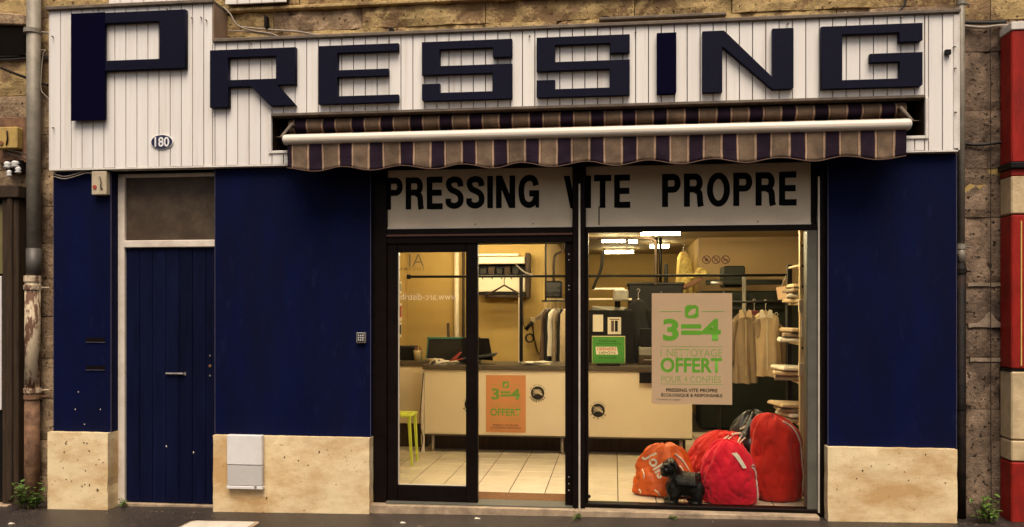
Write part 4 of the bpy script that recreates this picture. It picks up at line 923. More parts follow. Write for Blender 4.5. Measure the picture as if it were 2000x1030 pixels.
# dark broom leaning behind the printer, wall pipe
x0, z0 = at(875, 632, 3.9); tag(tb('broom_handle', [(x0, 3.9, z0), (x0+.05, 3.75, zc2-.1)], .02, M_BRWOOD, None, 8), 'dark handle leaning behind the printer against the yellow wall', 'broom')
x0 = X(892, 4.33); t = thing('wall_pipe', (x0, 4.33, .1), 'cream vertical pipe on the yellow wall behind the counter', 'pipe'); B().tube([(x0, 4.33, Z_FL), (x0, 4.33, 2.80)], .035, 10).done('pipe', M_COUNTER, t, smooth=True); B().tube([(x0+.09, 4.35, Z_FL), (x0+.09, 4.35, 2.80)], .02, 8).done('pipe', M_BRWOOD, t, smooth=True)
# speaker box on a pipe from the ceiling
ysp = 3.6; x0, x1 = X(1064, ysp), X(1097, ysp); z0, z1 = Z(1080, 582, ysp), Z(1080, 549, ysp)
sp = thing('wall_screen', ((x0+x1)/2, ysp, z0), 'small black screen hung from a bent ceiling pipe', 'screen')
bx('housing', x0, x1, ysp, ysp+.2, z0, z1, M_DARK, sp, .012); bx('face', x0+.02, x1-.02, ysp-.006, ysp-.0005, z0+.02, z1-.02, M_BAGK, sp, .002)
tb('hanger_pipe', curve([((x0+x1)/2, ysp+.1, z1), ((x0+x1)/2, ysp+.1, 2.3), ((x0+x1)/2+.02, ysp+.1, 2.42), ((x0+x1)/2+.12, ysp+.1, 2.5), ((x0+x1)/2+.12, ysp+.1, 2.81)]), .016, M_BRWOOD, sp)
# ceiling tubes
LAMPS = ((1176, 1221, 471, 'lit fluorescent lamp on the ceiling above the dark pipe'), (1182, 1237, 493, 'lit fluorescent lamp farthest back on the ceiling'), (1270, 1306, 482, 'lit fluorescent lamp over the twin black pipes'), (1252, 1328, 457, 'lit fluorescent lamp nearest the window on the ceiling'), (1228, 1244, 472, 'short lit fluorescent lamp beside the ceiling pipe'))
def lamp(x0, x1, y, z, lab, ydir=False):
    t = thing('ceiling_lamp', ((x0+x1)/2, y, z), lab, 'ceiling lamp', 'fluorescent lamps on the shop ceiling')
    if ydir: bx('fixture', x0-.06, x0+.06, y-.6, y+.6, z+.03, 2.809, M_FIX, t, .004); B().tube([(x0, y-.58, z), (x0, y+.58, z)], .02, 10).done('tube', M_TUBE, t, smooth=True)
    else: bx('fixture', x0-.02, x1+.02, y-.06, y+.06, z+.03, 2.809, M_FIX, t, .004); B().tube([(x0, y, z), (x1, y, z)], .022, 10).done('tube', M_TUBE, t, smooth=True)
for u0, u1, v, lab in LAMPS:
    z = 2.74; dep = (z-CZ)*F_PX/(600-v); um = (u0+u1)/2-1000
    y = CY+dep*math.cos(TH)+dep*um/F_PX*math.sin(TH)
    lamp(X(u0, y), X(u1, y), y, z, lab)
for x, y, lab in ((0.25, .85, 'added unseen lamp brightening the floor just behind the dark post'), (2.0, .95, 'added unseen lamp brightening the floor just inside the display window'), (-0.9, 1.6, 'lit fluorescent lamp on the ceiling over the shop entrance'), (1.2, 1.3, 'lit fluorescent lamp on the ceiling above the window bags'), (2.1, 3.2, 'lit fluorescent lamp on the ceiling over the shirts'), (-0.9, 3.4, 'lit fluorescent lamp on the ceiling behind the counter'), (1.0, 3.9, 'lit fluorescent lamp on the ceiling over the counter end')):  # the first two are unseen additions that brighten the floor near the glass
    lamp(x-.6, x+.6, y, 2.74, lab)
# ceiling pipes
yp = 4.6; t = thing('ceiling_pipe', (X(1250, yp), yp, 2.6), 'thin bent pipe running under the ceiling before the lamps', 'pipe')
tb('pipe', curve([(X(1140, yp), yp, Z(1200, 466, yp)), (X(1200, yp), yp, Z(1200, 466, yp)), (X(1262, yp), yp, Z(1262, 466, yp)), (X(1276, yp), yp, Z(1276, 470, yp)), (X(1280, yp), yp, Z(1280, 480, yp)), (X(1281, yp), yp, Z(1281, 560, yp))]), .02, M_BRWOOD, t)
# machines in the workshop
ym = 5.0
def machine(name, u0, u1, v0, zb, y, dp, m, lab, cat='machine'):
    x0, x1 = X(u0, y), X(u1, y); zt = Z((u0+u1)/2, v0, y); t = thing(name, ((x0+x1)/2, y+dp/2, zb), lab, cat); return t, x0, x1, zt
t, x0, x1, zt = machine('cleaning_machine', 1228, 1334, 556, Z_FL, 5.0, .9, M_DARK, 'tall black dry cleaning machine with twin exhaust pipes')
bx('body', x0, x1, 5.0, 5.9, Z_FL, zt, M_DARK, t, .01); bx('top_plate', x0-.02, x1+.02, 4.97, 5.93, zt+.001, zt+.03, M_DGREY, t, .004)
for u in (1282, 1290): xx = X(u, 5.2); B().tube([(xx, 5.2, zt), (xx, 5.2, 2.75)], .022, 10).done('exhaust_pipe', M_DARK, t, smooth=True)
xx = X(1301, 5.2); B().tube([(xx, 5.2, zt), (xx, 5.2, Z(1301, 516, 5.2))], .03, 10).done('exhaust_pipe', M_DGREY, t, smooth=True)
bx('door', x0+.1, x0+.5, 4.98, 4.999, .6, 1.2, M_DGREY, t, .01); B().tube([(x0+.3, 4.979, .9), (x0+.3, 4.95, .9)], .17, 20).done('porthole', M_STEEL, t)
t, x0, x1, zt = machine('ironing_press', 1155, 1236, 592, Z_FL, 3.9, .6, M_GREYM, 'grey ironing press with sloping table behind the counter')
zz = lambda v: Z(1190, v, 3.9)
B().hull([(x0, 3.9, zz(606)), (x1-.06, 3.9, zz(617)), (x1, 3.9, zz(614)), (x0, 3.9, zz(598))], [(x0, 4.5, zz(606)), (x1-.1, 4.5, zz(612)), (x1-.08, 4.5, zz(600)), (x0, 4.5, zz(598))]).done('table', M_GREYM, t, .006)
bx('stand', x0, x1-.2, 3.95, 4.4, Z_FL, zz(620), M_DGREY, t, .008); bx('head', x0+.28, x1-.05, 4.1, 4.4, zz(588), zz(565), M_GREYM, t, .02); bx('column', x0+.3, x0+.38, 4.42, 4.5, Z_FL, zz(570), M_DARK, t, .004); bx('rear_shelf', x0-.05, x1, 4.52, 4.8, zz(586), zz(582), M_COUNTER, t, .004)
bx('lamp_strip', x0, x1-.1, 4.6, 4.66, zz(564), zz(560), M_FIX, t, .003)
tb('hose', curve([(X(1177, 4.3), 4.3, Z(1177, 490, 4.3)), (X(1174, 4.3), 4.3, Z(1174, 525, 4.3)), (X(1163, 4.3), 4.3, Z(1163, 552, 4.3)), (X(1158, 4.3), 4.3, Z(1158, 565, 4.3))]), .02, M_DARK, t)
# board with notices standing on the counter, seen through the window
yb = YC+.5; x0, x1 = X(1150, yb), X(1238, yb); nb = thing('notice_board', ((x0+x1)/2, yb, zc2), 'black board on the counter carrying two pinned cards', 'notice board')
bx('board', x0, x1, yb, yb+.03, zc2, Z(1190, 606, yb), M_DARK, nb, .004)
for u0, u1, v0, v1 in ((1158, 1178, 615, 648), (1187, 1213, 620, 653)):
    c0, c1 = X(u0, yb), X(u1, yb); d0, d1 = Z(1190, v1, yb), Z(1190, v0, yb); cd = bx('card', c0, c1, yb-.004, yb-.001, d0, d1, M_PAPER, nb, 0)
    if u0 > 1180:
        bx('print', c0+.04, c0+.075, yb-.006, yb-.0045, d0+.03, d1-.04, M_BROWNCL, nb, 0); bx('print', c0+.085, c0+.12, yb-.006, yb-.0045, d0+.03, d1-.04, M_DARK, nb, 0); bx('print', c0+.02, c1-.02, yb-.006, yb-.0045, d1-.03, d1-.018, M_BROWNCL, nb, 0)
yb = YC+.02; x0, x1 = X(1157, yb), X(1220, yb); z0, z1 = zc2+.03, Z(1190, 658, yb); gc = thing('green_sign', ((x0+x1)/2, yb, zc2), 'green card sign with a white label standing on the counter', 'sign')
bx('card', x0, x1, yb, yb+.008, z0, z1, M_GRCARD, gc, .002); bx('frame', x0-.006, x1+.006, yb+.009, yb+.02, z0-.008, z1+.008, M_SHELF, gc, .002); bx('foot', x0+.05, x1-.05, yb-.02, yb+.12, zc2+.001, z0-.009, M_DARK, gc, .003)
w_ = x1-x0; h_ = z1-z0
B().quad((x0+w_*.12, yb-.001, z0+h_*.33), (x0+w_*.8, yb-.001, z0+h_*.33), (x0+w_*.76, yb-.001, z0+h_*.62), (x0+w_*.1, yb-.001, z0+h_*.62)).done('label_panel', M_PAPER, gc)
text('lettering', 'DERNIERS', x0+w_*.15, x0+w_*.74, z0+h_*.48, z0+h_*.60, yb-.002, M_REDINK, gc, .02); text('lettering', 'DÉPÔTS', x0+w_*.2, x0+w_*.72, z0+h_*.35, z0+h_*.46, yb-.002, M_BROWNCL, gc, .02)
text('lettering', 'Toute la mode', x0+w_*.2, x0+w_*.75, z0+h_*.8, z0+h_*.88, yb-.001, M_DARK, gc); text('lettering', 'dans votre pressing', x0+w_*.12, x0+w_*.9, z0+h_*.7, z0+h_*.77, yb-.001, M_DARK, gc); text('lettering', 'avec nos conseils', x0+w_*.2, x0+w_*.75, z0+h_*.18, z0+h_*.26, yb-.001, M_DARK, gc)
# cash boxes at the counter end
yb = YC+.3; x0, x1 = X(1247, yb), X(1300, yb); cb = thing('cash_register', ((x0+x1)/2, yb, zc2), 'dark till with cream drawer at the end of the counter', 'till')
bx('drawer', x0, x1, yb, yb+.35, zc2+.001, zc2+.10, M_BRWOOD, cb, .006); bx('body', x0+.01, x1, yb+.02, yb+.35, zc2+.101, zc2+.2, M_GREYM, cb, .01); bx('display', x0+.02, x1, yb+.1, yb+.2, zc2+.201, zc2+.42, M_DARK, cb, .008); bx('handle', x0+.06, x0+.16, yb-.012, yb-.001, zc2+.05, zc2+.06, M_STEEL, cb, .002)
bx('tray', x0-.0, x1, YC-.06, YC-.035, zc1-.13, zc1-.01, M_DARK, cb, .003)

# garments -----------------------------------------------------------------
def garment(x, y, ztop, length, wsh, whem, dp, m, lab, name='shirt', rot=0.0, collar=None, sleeve=True, seed=0, group=None):
    t = thing(name, (x, y, ztop-length), lab, name, group)
    n = 40; rows = 18; o = B(); rings = []
    cr_, sr_ = math.cos(rot), math.sin(rot)
    for j in range(rows+1):
        s_ = j/rows; zz = ztop-length*s_
        if s_ < 0.12: w_ = 0.045+(wsh-0.045)*(s_/0.12)**0.85; zz = ztop-length*s_*0.85
        else: w_ = wsh+(whem-wsh)*((s_-.1)/.9)**1.2
        d_ = dp*(0.22+0.78*min(1, s_*2.2)**1.3); ring = []
        for k in range(n):
            a = 2*math.pi*k/n
            fold = 1+0.26*s_*math.sin(a*7+seed+1.5*math.sin(s_*3+seed))+0.08*s_*math.sin(a*13+seed*2)
            lx = math.cos(a)*w_*(1+.04*noise.noise(Vector((a, s_*4, seed)))); ly = math.sin(a)*d_*fold
            hz = 0.02*noise.noise(Vector((a*2, seed, 0))) if j == rows else 0
            ring.append(o.b.verts.new((x+lx*cr_-ly*sr_, y+lx*sr_+ly*cr_, zz+hz)))
        rings.append(ring)
    for a_, c_ in zip(rings, rings[1:]):
        for k in range(n): o.b.faces.new((a_[k], a_[(k+1) % n], c_[(k+1) % n], c_[k]))
    o.b.faces.new(rings[0]); o.done('body', m, t, smooth=True)
    if sleeve:
        for s_ in (-1, 1):
            p0 = Vector((s_*wsh*.93*cr_, s_*wsh*.93*sr_, 0))+Vector((x, y-.005, ztop-length*.12))
            pts = [p0, p0+Vector((s_*.03*cr_, -.01, -.18)), p0+Vector((s_*.045*cr_, -.015, -.36)), p0+Vector((s_*.04*cr_, -.02, -.52))]
            B().tube(curve(pts, 4), [.05, .052, .053, .053, .052, .052, .05, .05, .05, .047, .045, .043, .04], 10).done('sleeve', m, t, smooth=True)
    if collar:
        for s_ in (-1, 1):
            B().hull([(x+s_*.005, y-dp*.62, ztop-.07), (x+s_*.075, y-dp*.5, ztop-.085), (x+s_*.07, y-dp*.3, ztop+.01), (x+s_*.035, y-dp*.3, ztop+.02)], [(x+s_*.005, y-dp*.55, ztop-.07), (x+s_*.075, y-dp*.42, ztop-.085), (x+s_*.07, y-dp*.2, ztop+.01), (x+s_*.035, y-dp*.2, ztop+.02)]).done('collar', collar, t)
        B().tube([(x, y-dp*1.02, ztop-.10), (x, y-dp*1.1, ztop-length*.9)], .006, 6).done('button_placket', collar, t)
    hanger(x, y, ztop+.11, wsh*.8, '', M_STEEL, t)
    return t
ysh = 3.1; zrl = Z(1480, 590, ysh)
rk = thing('clothes_rack', (X(1480, ysh), ysh, Z_FL), 'dark clothes rack holding two shirts behind the poster', 'clothes rack')
x0, x1 = X(1405, ysh), X(1538, ysh)
B().tube([(x0, ysh, zrl), (x1, ysh, zrl)], .014, 8).done('rail', M_DGREY, rk, smooth=True)
for xx in (x0, x1): B().tube([(xx, ysh+.02, Z_FL), (xx, ysh+.02, zrl+.02)], .018, 8).done('post', M_DGREY, rk, smooth=True)
zs_ = Z(1480, 608, ysh)
garment(X(1455, ysh), ysh, zs_, Z(1455, 608, ysh)-Z(1455, 748, ysh), .145, .15, .08, M_SHIRT1, 'taupe shirt with long sleeves on the clothes rack', rot=.2, collar=M_SHIRT2, seed=1)
garment(X(1496, ysh), ysh+.02, zs_, Z(1490, 608, ysh)-Z(1490, 735, ysh), .15, .185, .09, M_SHIRT2, 'cream sleeveless blouse with collar on the clothes rack', 'blouse', rot=-.1, collar=M_PAPER, sleeve=False, seed=3)
garment(X(1474, ysh+.1), ysh+.13, zs_+.01, .8, .06, .07, .05, M_MAROONCL, 'narrow maroon garment hanging between the shirt and the blouse', 'garment', seed=4, sleeve=False)
garment(X(1517, ysh+.14), ysh+.16, zs_-.15, .62, .10, .13, .05, M_SHIRT1, 'brown garment hanging behind the cream blouse', 'garment', seed=6, sleeve=False)
# black coat behind the counter end
garment(X(1247, 3.3), 3.35, Z(1247, 585, 3.3), 1.0, .13, .22, .14, M_BLACKCL, 'long black coat hanging behind the green sign', 'coat', seed=8)
# yellow print dresses on the workshop wall
for i, (u, yy) in enumerate(((1342, 6.9), (1350, 6.4))):
    garment(XP-.16, yy, Z(u, 500 if i else 492, yy), .9, .1, .16, .14, M_FLORAL if i else M_YELLINE, ('plain yellow dress hanging on the workshop wall', 'yellow print dress hanging on the workshop wall')[i], 'dress', seed=11+i, sleeve=False)
t = thing('hanging_basket', (X(1345, 5.6), 5.6, Z(1345, 565, 5.6)), 'sloping brown basket heaped with cloth beside the partition', 'basket')
x0, x1 = X(1318, 5.6), X(1368, 5.6); B().prism([(x0, Z(1320, 563, 5.6)), (x1, Z(1366, 541, 5.6)), (x1, Z(1366, 550, 5.6)), (x0+.05, Z(1320, 572, 5.6))], 5.4, 5.8).done('basket', mat('wicker', (.16, .075, .04), .8, .4, 30, .6, 90), t, .008)
for k in range(7): B().ball((x0+.12+k*.05, 5.55+.05*(k % 2), Z(1330, 556, 5.6)+k*.028+.03*(k % 3)), (.07, .07, .055), 8).done('cloth', M_FLORAL, t, smooth=True)
# finished clothes hanging edge-on at the passage, on a short rail
yr_ = 4.15; zr2 = Z(1085, 588, yr_)
t = thing('passage_rail', (X(1085, yr_), yr_, zr2), 'short dark rail of finished clothes at the passage behind the counter', 'rail')
B().tube([(X(1058, yr_), yr_, zr2), (X(1125, yr_), yr_, zr2)], .012, 8).done('rail', M_DGREY, t, smooth=True); B().tube([(X(1066, yr_), yr_, zr2), (X(1066, yr_), yr_, 2.80)], .012, 8).done('drop_rod', M_DGREY, t, smooth=True)
for i, (u, m, ln, lab) in enumerate(((1067, M_BROWNCL, .95, 'brown jacket hanging edge-on nearest the yellow wall'), (1074, M_BLACKCL, .80, 'short black jacket hanging edge-on on the passage rail'), (1082, M_PAPER, .62, 'white shirt hanging edge-on on the passage rail'), (1090, M_SHIRT1, .9, 'taupe coat hanging edge-on on the passage rail'), (1098, M_BLACKCL, .98, 'long black coat hanging edge-on on the passage rail'), (1106, M_SHIRT2, .7, 'cream shirt hanging edge-on beside the brown door post'))):
    garment(X(u, yr_), yr_, zr2-.11, ln, .17, .19, .05, m, lab, 'jacket' if i not in (2, 5) else 'shirt', rot=1.25+.1*math.sin(i*2.1), sleeve=False, seed=20+i*1.7, group='clothes on the passage rail')
# big dark-green pressing machine in front of the partition
t, x0, x1, zt = machine('steam_finisher', 1380, 1530, 546, Z_FL, 4.8, .7, M_DGREEN, 'dark green steam finishing machine before the beige partition')
zz = lambda v: Z(1450, v, 4.8)
bx('body', X(1368, 4.9), XRW-.01, 4.9, 5.6, Z_FL, zz(568), M_DGREEN, t, .02); bx('head', X(1418, 4.8), X(1460, 4.8), 5.0, 5.5, zz(560), zz(518), M_DGREEN, t, .02); bx('cross_beam', x0, x1, 4.85, 4.95, zz(556), zz(546), M_DGREEN, t, .008)
bx('column', X(1450, 4.8), X(1457, 4.8), 4.78, 4.84, zz(700), zz(536), M_GREYM, t, .006); B().tube([(X(1388, 4.8), 4.8, zz(553)), (X(1412, 4.8), 4.8, zz(553))], .03, 10).done('handle', M_STEEL, t, smooth=True)
for v in (590, 603): B().tube([(x0, 4.84, zz(v)), (x1, 4.84, zz(v))], .02, 8).done('rail', M_DGREY, t, smooth=True)
# shelving along the right wall
xu0, xu1 = X(1561, .92), X(1574, .92); xfp = X(1543, 1.40)
sh = thing('wall_shelving', (xu0+.2, 1.2, Z_FL), 'cream perforated shelving along the right wall of the shop', 'shelving')
bx('upright', xu0, xu1, .90, .945, Z_FL, 2.75, M_SHELF, sh, .004)
bx('upright', xfp-.025, xfp+.02, 1.39, 1.43, Z_FL, Z(1543, 517, 1.4), M_DARK, sh, .004)
for v in (480, 520, 560, 600, 640, 680, 720): x, z = at(1567.5, v, .90); bx('slot', x-.008, x+.008, .896, .8995, z-.012, z+.012, M_BRWOOD, sh, 0)
for v in (598, 722): x, z = at(1567.5, v, .88); bx('bracket', x-.035, x+.03, .87, .899, z-.06, z+.06, M_COUNTER, sh, .004)
bx('price_strip', xu0+.012, xu1-.006, .885, .8955, Z(1567, 660, .9), Z(1567, 605, .9), M_PAPER, sh, .001)
shelf_z = [Z(1550, v, 1.15) for v in (519, 592, 668, 742, 822)]
for z in shelf_z: bx('shelf', xu0-.005, xu0+.42, .95, 1.385, z-.022, z, M_SHELF, sh, .004)
random.seed(5)
for k, z in enumerate(shelf_z[1:]):
    t = thing('folded_shirts', (xu0+.1, 1.17, z), 'pile of folded wrapped shirts on the %s of the right-hand shelves' % ('shelf under the top', 'middle shelf', 'shelf above the lowest', 'lowest shelf')[k], 'shirts', 'wrapped shirts on the shelves')
    for i in range(random.randint(3, 4)):
        o = B(); dx = random.uniform(-.16, -.06)*(1.2 if k else .6); dr = .05*i+random.uniform(0, .03); zz0 = z+.002+i*.042; rot_ = random.uniform(-.25, .25)
        q8 = []
        for zz, ins in ((zz0, 0), (zz0+.037, .012)):
            for lx, ly in ((ins, ins), (.34-ins, ins), (.34-ins, .36-ins), (ins, .36-ins)):
                q8.append((xu0+dx+lx*math.cos(rot_)-(ly-.18)*math.sin(rot_), 1.165+(ly-.18)*math.cos(rot_)+(lx-.17)*math.sin(rot_), zz+dr*0.3*(0.34-lx)-.0))
        o.hull(q8[:4], q8[4:]); o.done('shirt', (M_SHIRT2, M_PAPER, M_SHIRT1)[(i+k) % 3], t, .010)
x0, x1 = X(1516, 2.0), X(1536, 2.0); t = thing('price_tag', ((x0+x1)/2, 2.0, Z(1526, 585, 2.0)), 'tilted tan card hanging near the shelves', 'card')
z0, z1 = Z(1526, 586, 2.0), Z(1526, 560, 2.0); B().prism([(x0+.02, z0), (x1+.015, z0+.01), (x1-.01, z1+.005), (x0, z1-.01)], 2.0, 2.006).done('sheet', M_POSTER, t); tb('string', [((x0+x1)/2, 2.003, z1), ((x0+x1)/2+.05, 2.003, z1+.12)], .003, M_CORD, t, 5)
# loose cable on the tiles
tag(tb('floor_cable', curve([(X(1352, 2.0), 2.3, Z_FL+.012), (X(1400, 1.9), 2.2, Z_FL+.008), (X(1440, 1.9), 2.0, Z_FL+.008), (X(1475, 1.9), 1.7, Z_FL+.008)]), .008, M_CABLE, None, 6), 'black cable trailing over the floor tiles behind the bags', 'cable')

# ================================================================== BAGS IN THE WINDOW
def sack(name, lab, u0, u1, vtop, yc, m, cat='laundry bag', seed=0, neck=True, squash=0.85, prof=None, folds=0.05, lean=0.0, group='laundry bags in the window', skew=0.0):
    x0, x1 = X(u0, yc), X(u1, yc); cx = (x0+x1)/2; rx = (x1-x0)/2; ry = rx*squash; h = Z((u0+u1)/2, vtop, yc)-Z_FL
    t = thing(name, (cx, yc, Z_FL), lab, cat, group)
    prof = prof or [(0.0, .0), (.55, .0), (.82, .02), (.95, .10), (1.0, .25), (.99, .42), (.92, .58), (.80, .72), (.62, .85), (.42, .94), (.26, .985), (.0, 1.0)]
    pts = curve([(p, 0, q_) for p, q_ in prof], 8); n = 110; o = B(); rings = []
    for p in pts:
        s_ = max(0, min(1, p.z)); ring = []
        for k in range(n):
            a = 2*math.pi*k/n; nd = Vector((math.cos(a), math.sin(a), 0))
            f = 1+.13*noise.fractal(Vector((nd.x*1.5, nd.y*1.5, s_*2.2+seed)), 1, 2, 4)+.03*abs(noise.noise(Vector((nd.x*4, nd.y*4, s_*5+seed))))+folds*(s_**2.2)*math.sin(a*9+seed*3+2*math.sin(s_*4))+.018*math.sin(a*4+s_*9+seed)
            rd = 1-abs(noise.noise(Vector((nd.x*2.2+seed, nd.y*2.2, s_*3.2)))); rd2 = 1-abs(noise.noise(Vector((nd.x*3.7, nd.y*3.7+seed, s_*6.0))))
            f -= .075*rd**9+.045*rd2**10
            zz = h*s_*(1+skew*nd.x*p.x*s_+.05*noise.noise(Vector((nd.x*2, nd.y*2, seed)))*s_)
            ring.append(o.b.verts.new((cx+max(0.001, p.x)*rx*f*nd.x+lean*h*s_*s_, yc+max(0.001, p.x)*ry*f*nd.y, Z_FL+.002+max(0, zz))))
        rings.append(ring)
    for a_, c_ in zip(rings, rings[1:]):
        for k in range(n): o.b.faces.new((a_[k], a_[(k+1) % n], c_[(k+1) % n], c_[k]))
    o.done('bag_body', m, t, smooth=True); return t, cx, rx, ry, h
from mathutils.bvhtree import BVHTree
def skin(t, y_from=-.2):
    body = [c for c in t.children if c.name.startswith('bag_body')][0]; off = wloc(body)
    tree = BVHTree.FromPolygons([v.co+off for v in body.data.vertices], [tuple(p.vertices) for p in body.data.polygons])
    def y(x, z, gap=.006):
        h_ = tree.ray_cast(Vector((x, y_from, z)), Vector((0, 1, 0)))[0]
        return (h_.y if h_ else wloc(body).y)-gap
    return y
# big upright dark red bag
t, cx, rx, ry, h = sack('laundry_bag', 'tall dark red laundry sack leaning by the side of the window', 1466, 1573, 812, .62, M_BAGD, seed=2.0, squash=.75, lean=-.05, skew=-.09, folds=.07, prof=[(0.0, .0), (.6, .0), (.86, .02), (.96, .10), (1.0, .25), (1.0, .45), (.97, .62), (.92, .76), (.80, .88), (.55, .96), (.30, .99), (.0, 1.0)])
sk = skin(t); tb('drawstring', [(x, sk(x, z), z) for x, _, z in curve([(cx+rx*.1, 0, Z_FL+h*.95), (cx+rx*.5, 0, Z_FL+h*.86), (cx+rx*.76, 0, Z_FL+h*.66), (cx+rx*.82, 0, Z_FL+h*.35), (cx+rx*.84, 0, Z_FL+.04)])], .007, M_CORD, t, 6)
# red bag behind
t, cx, rx, ry, h = sack('laundry_bag', 'red laundry sack with a looped white cord behind the crimson one', 1332, 1462, 842, .98, M_BAGR, seed=5.0, lean=.10, folds=.09)
sk = skin(t); ring = []
for a_ in range(46):
    x = cx+rx*.22+.13*math.cos(a_*.27)+.002*a_; z = Z_FL+h*.84+.045*math.sin(a_*.27)+.055*math.cos(a_*.27); ring.append((x, sk(x, z, .01), z))
tb('drawstring', ring, .007, M_CORD, t, 6)
for k in range(5): x = cx+rx*(.15+.12*k); z = Z_FL+h*(.93+.02*(k % 2)); B().ball((x, sk(x, z, -.02), z), (.035, .03, .03), 8).done('gathered_cloth', M_BAGR, t, smooth=True)
# crimson bag in front
t, cx, rx, ry, h = sack('laundry_bag', 'round crimson laundry sack with a white tag in front of the red ones', 1366, 1482, 860, .43, M_BAGC, seed=9.0, squash=.7, lean=-.03, folds=.10, skew=-.04)
sk = skin(t); o = B(); tg_ = []
for i in range(6):
    z = Z_FL+h*(.83-.045*i); xa, xb = cx+rx*(.02+.10*i**.8), cx+rx*(.20+.085*i**.8); tg_.append((o.b.verts.new((xa, sk(xa, z, .008+.004*i), z)), o.b.verts.new((xb, sk(xb, z, .008+.004*i), z+.004))))
for a_, c_ in zip(tg_, tg_[1:]): o.b.faces.new((a_[0], a_[1], c_[1], c_[0]))
o.done('tag', M_PAPER, t, smooth=True)
tb('drawstring', [(x, sk(x, z), z) for x, _, z in curve([(cx+rx*.74, 0, Z_FL+h*.60), (cx+rx*.86, 0, Z_FL+h*.52), (cx+rx*.9, 0, Z_FL+h*.3), (cx+rx*.93, 0, Z_FL+.03)])], .007, M_CORD, t, 6)
x, z = cx+rx*.78, Z_FL+h*.60; B().tube([(x+.018*math.cos(a*.5), sk(x, z, .01), z+.018*math.sin(a*.5)) for a in range(13)], .004, 6).done('ring', M_STEEL, t)
# orange shopping bag
t, cx, rx, ry, h = sack('shopping_bag', 'slumped orange plastic shopping bag with white lettering behind the black dog', 1234, 1366, 867, .72, M_BAGO, 'shopping bag', seed=13.0, squash=.62, folds=.10, lean=-.03, prof=[(0.0, .0), (.75, .0), (.95, .03), (1.0, .10), (.95, .28), (.85, .5), (.70, .72), (.55, .88), (.38, .97), (.2, .99), (.0, .97)], group=None)
sk = skin(t); me = text_mesh('Jolis', .02)
for v in me.vertices:
    s_ = v.co.x*.135; q_ = v.co.y*.15; a_ = -1.0
    px = cx-rx*.60+s_*math.cos(a_)-q_*math.sin(a_); pz = Z_FL+h*.76+s_*math.sin(a_)+q_*math.cos(a_)
    v.co = (px, sk(px, pz, .006), pz)
me.materials.clear(); link('lettering', me, M_PAPER, t)
tb('handle', [(x, sk(x, z), z) for x, _, z in curve([(cx+rx*.25, 0, Z_FL+h*.84), (cx+rx*.45, 0, Z_FL+h*.74), (cx+rx*.6, 0, Z_FL+h*.6), (cx+rx*.7, 0, Z_FL+h*.48)])], .009, M_PAPER, t, 6)
for a_, c_ in (((-.70, .52), (-.66, .36)), ((-.8, .14), (-.76, .06)), ((-.35, .16), (-.2, .06)), ((.38, .62), (.5, .5))):
    tb('print', [(cx+rx*p, sk(cx+rx*p, Z_FL+h*q_, .004), Z_FL+h*q_) for p, q_ in (a_, ((a_[0]+c_[0])/2+.03, (a_[1]+c_[1])/2), c_)], .007, M_PAPER, t, 6)
# black bin bag at the back
t, cx, rx, ry, h = sack('bin_bag', 'black plastic sack heaped behind the red bags', 1412, 1530, 804, 1.30, M_BAGK, 'bin bag', seed=17.0, folds=.16, group=None)
for k in range(7): a_ = k*.9; tb('knot', [(cx-rx*.5+.03*k, 1.35-ry*.75, Z_FL+h*(.78+.03*(k % 3))), (cx-rx*.5+.03*k+.04, 1.35-ry*.8, Z_FL+h*(.80+.03*(k % 2)))], .006, M_CORD, t, 5)
# little black pottery dog
yd = .34; x0, x1 = X(1288, yd), X(1369, yd); wd = x1-x0; hd = Z(1330, 896, yd)-Z_FL
D = lambda a, b_: (x0+wd*a, Z_FL+hd*b_)
o = B()
def blob(a, b_, y, ra, rb, ry_): xx, zz = D(a, b_); o.ball((xx, yd+y, zz), (ra*wd, ry_, rb*hd), 16)
blob(.62, .46, .0, .32, .25, .105); blob(.44, .48, 0, .23, .29, .115); blob(.82, .43, 0, .19, .26, .108); blob(.62, .33, 0, .28, .17, .09); blob(.37, .36, 0, .15, .20, .085)
blob(.36, .66, 0, .19, .20, .095); blob(.27, .80, -.01, .20, .19, .10); blob(.14, .76, -.03, .13, .125, .078); blob(.055, .79, -.035, .05, .05, .045); blob(.13, .67, -.03, .12, .06, .072)
for s_ in (-1, 1):
    blob(.30, .93, .075*s_-.01, .07, .06, .03); blob(.38, .82, .10*s_, .055, .12, .024); blob(.15, .885, .05*s_-.03, .075, .035, .032)
    for a_, kk in ((.36, -.03), (.88, .02)):
        xx, zz = D(a_, .0); o.ball((xx, yd+.055*s_, Z_FL+hd*.34), (.075, .055, .085), 12); o.tube([(xx, yd+.04*s_, Z_FL+hd*.45), (xx+.01*wd, yd+.060*s_, Z_FL+hd*.30), (xx+(kk+.01)*wd, yd+.070*s_, Z_FL+hd*.20), (xx+kk*wd, yd+.072*s_, Z_FL+hd*.10), (xx+(kk-.01)*wd, yd+.072*s_, Z_FL+.02)], [.02, .052, .047, .040, .040], 12)
        o.ball((xx+kk*wd-.026, yd+.074*s_, Z_FL+.024), (.058, .048, .028), 12)
blob(.97, .58, 0, .05, .08, .035); blob(.95, .67, 0, .045, .05, .03)
for k in range(8): xx, zz = D(.44+k*.06, .0); o.tube([(xx+.012*math.sin(a*2), yd+.113*math.sin(a), Z_FL+hd*(.46-.005*k)+hd*.255*math.cos(a)) for a in [-1.5+3.0*i/10 for i in range(11)]], .010, 6)
for k in range(3): xx, zz = D(.21+k*.06, .0); o.tube([(xx, yd-.01+.10*math.sin(a), Z_FL+hd*.78+hd*.20*math.cos(a)) for a in [-1.2+2.4*i/8 for i in range(9)]], .008, 6)
dog = o.done('dog_figurine', M_DOG, None, smooth=True)
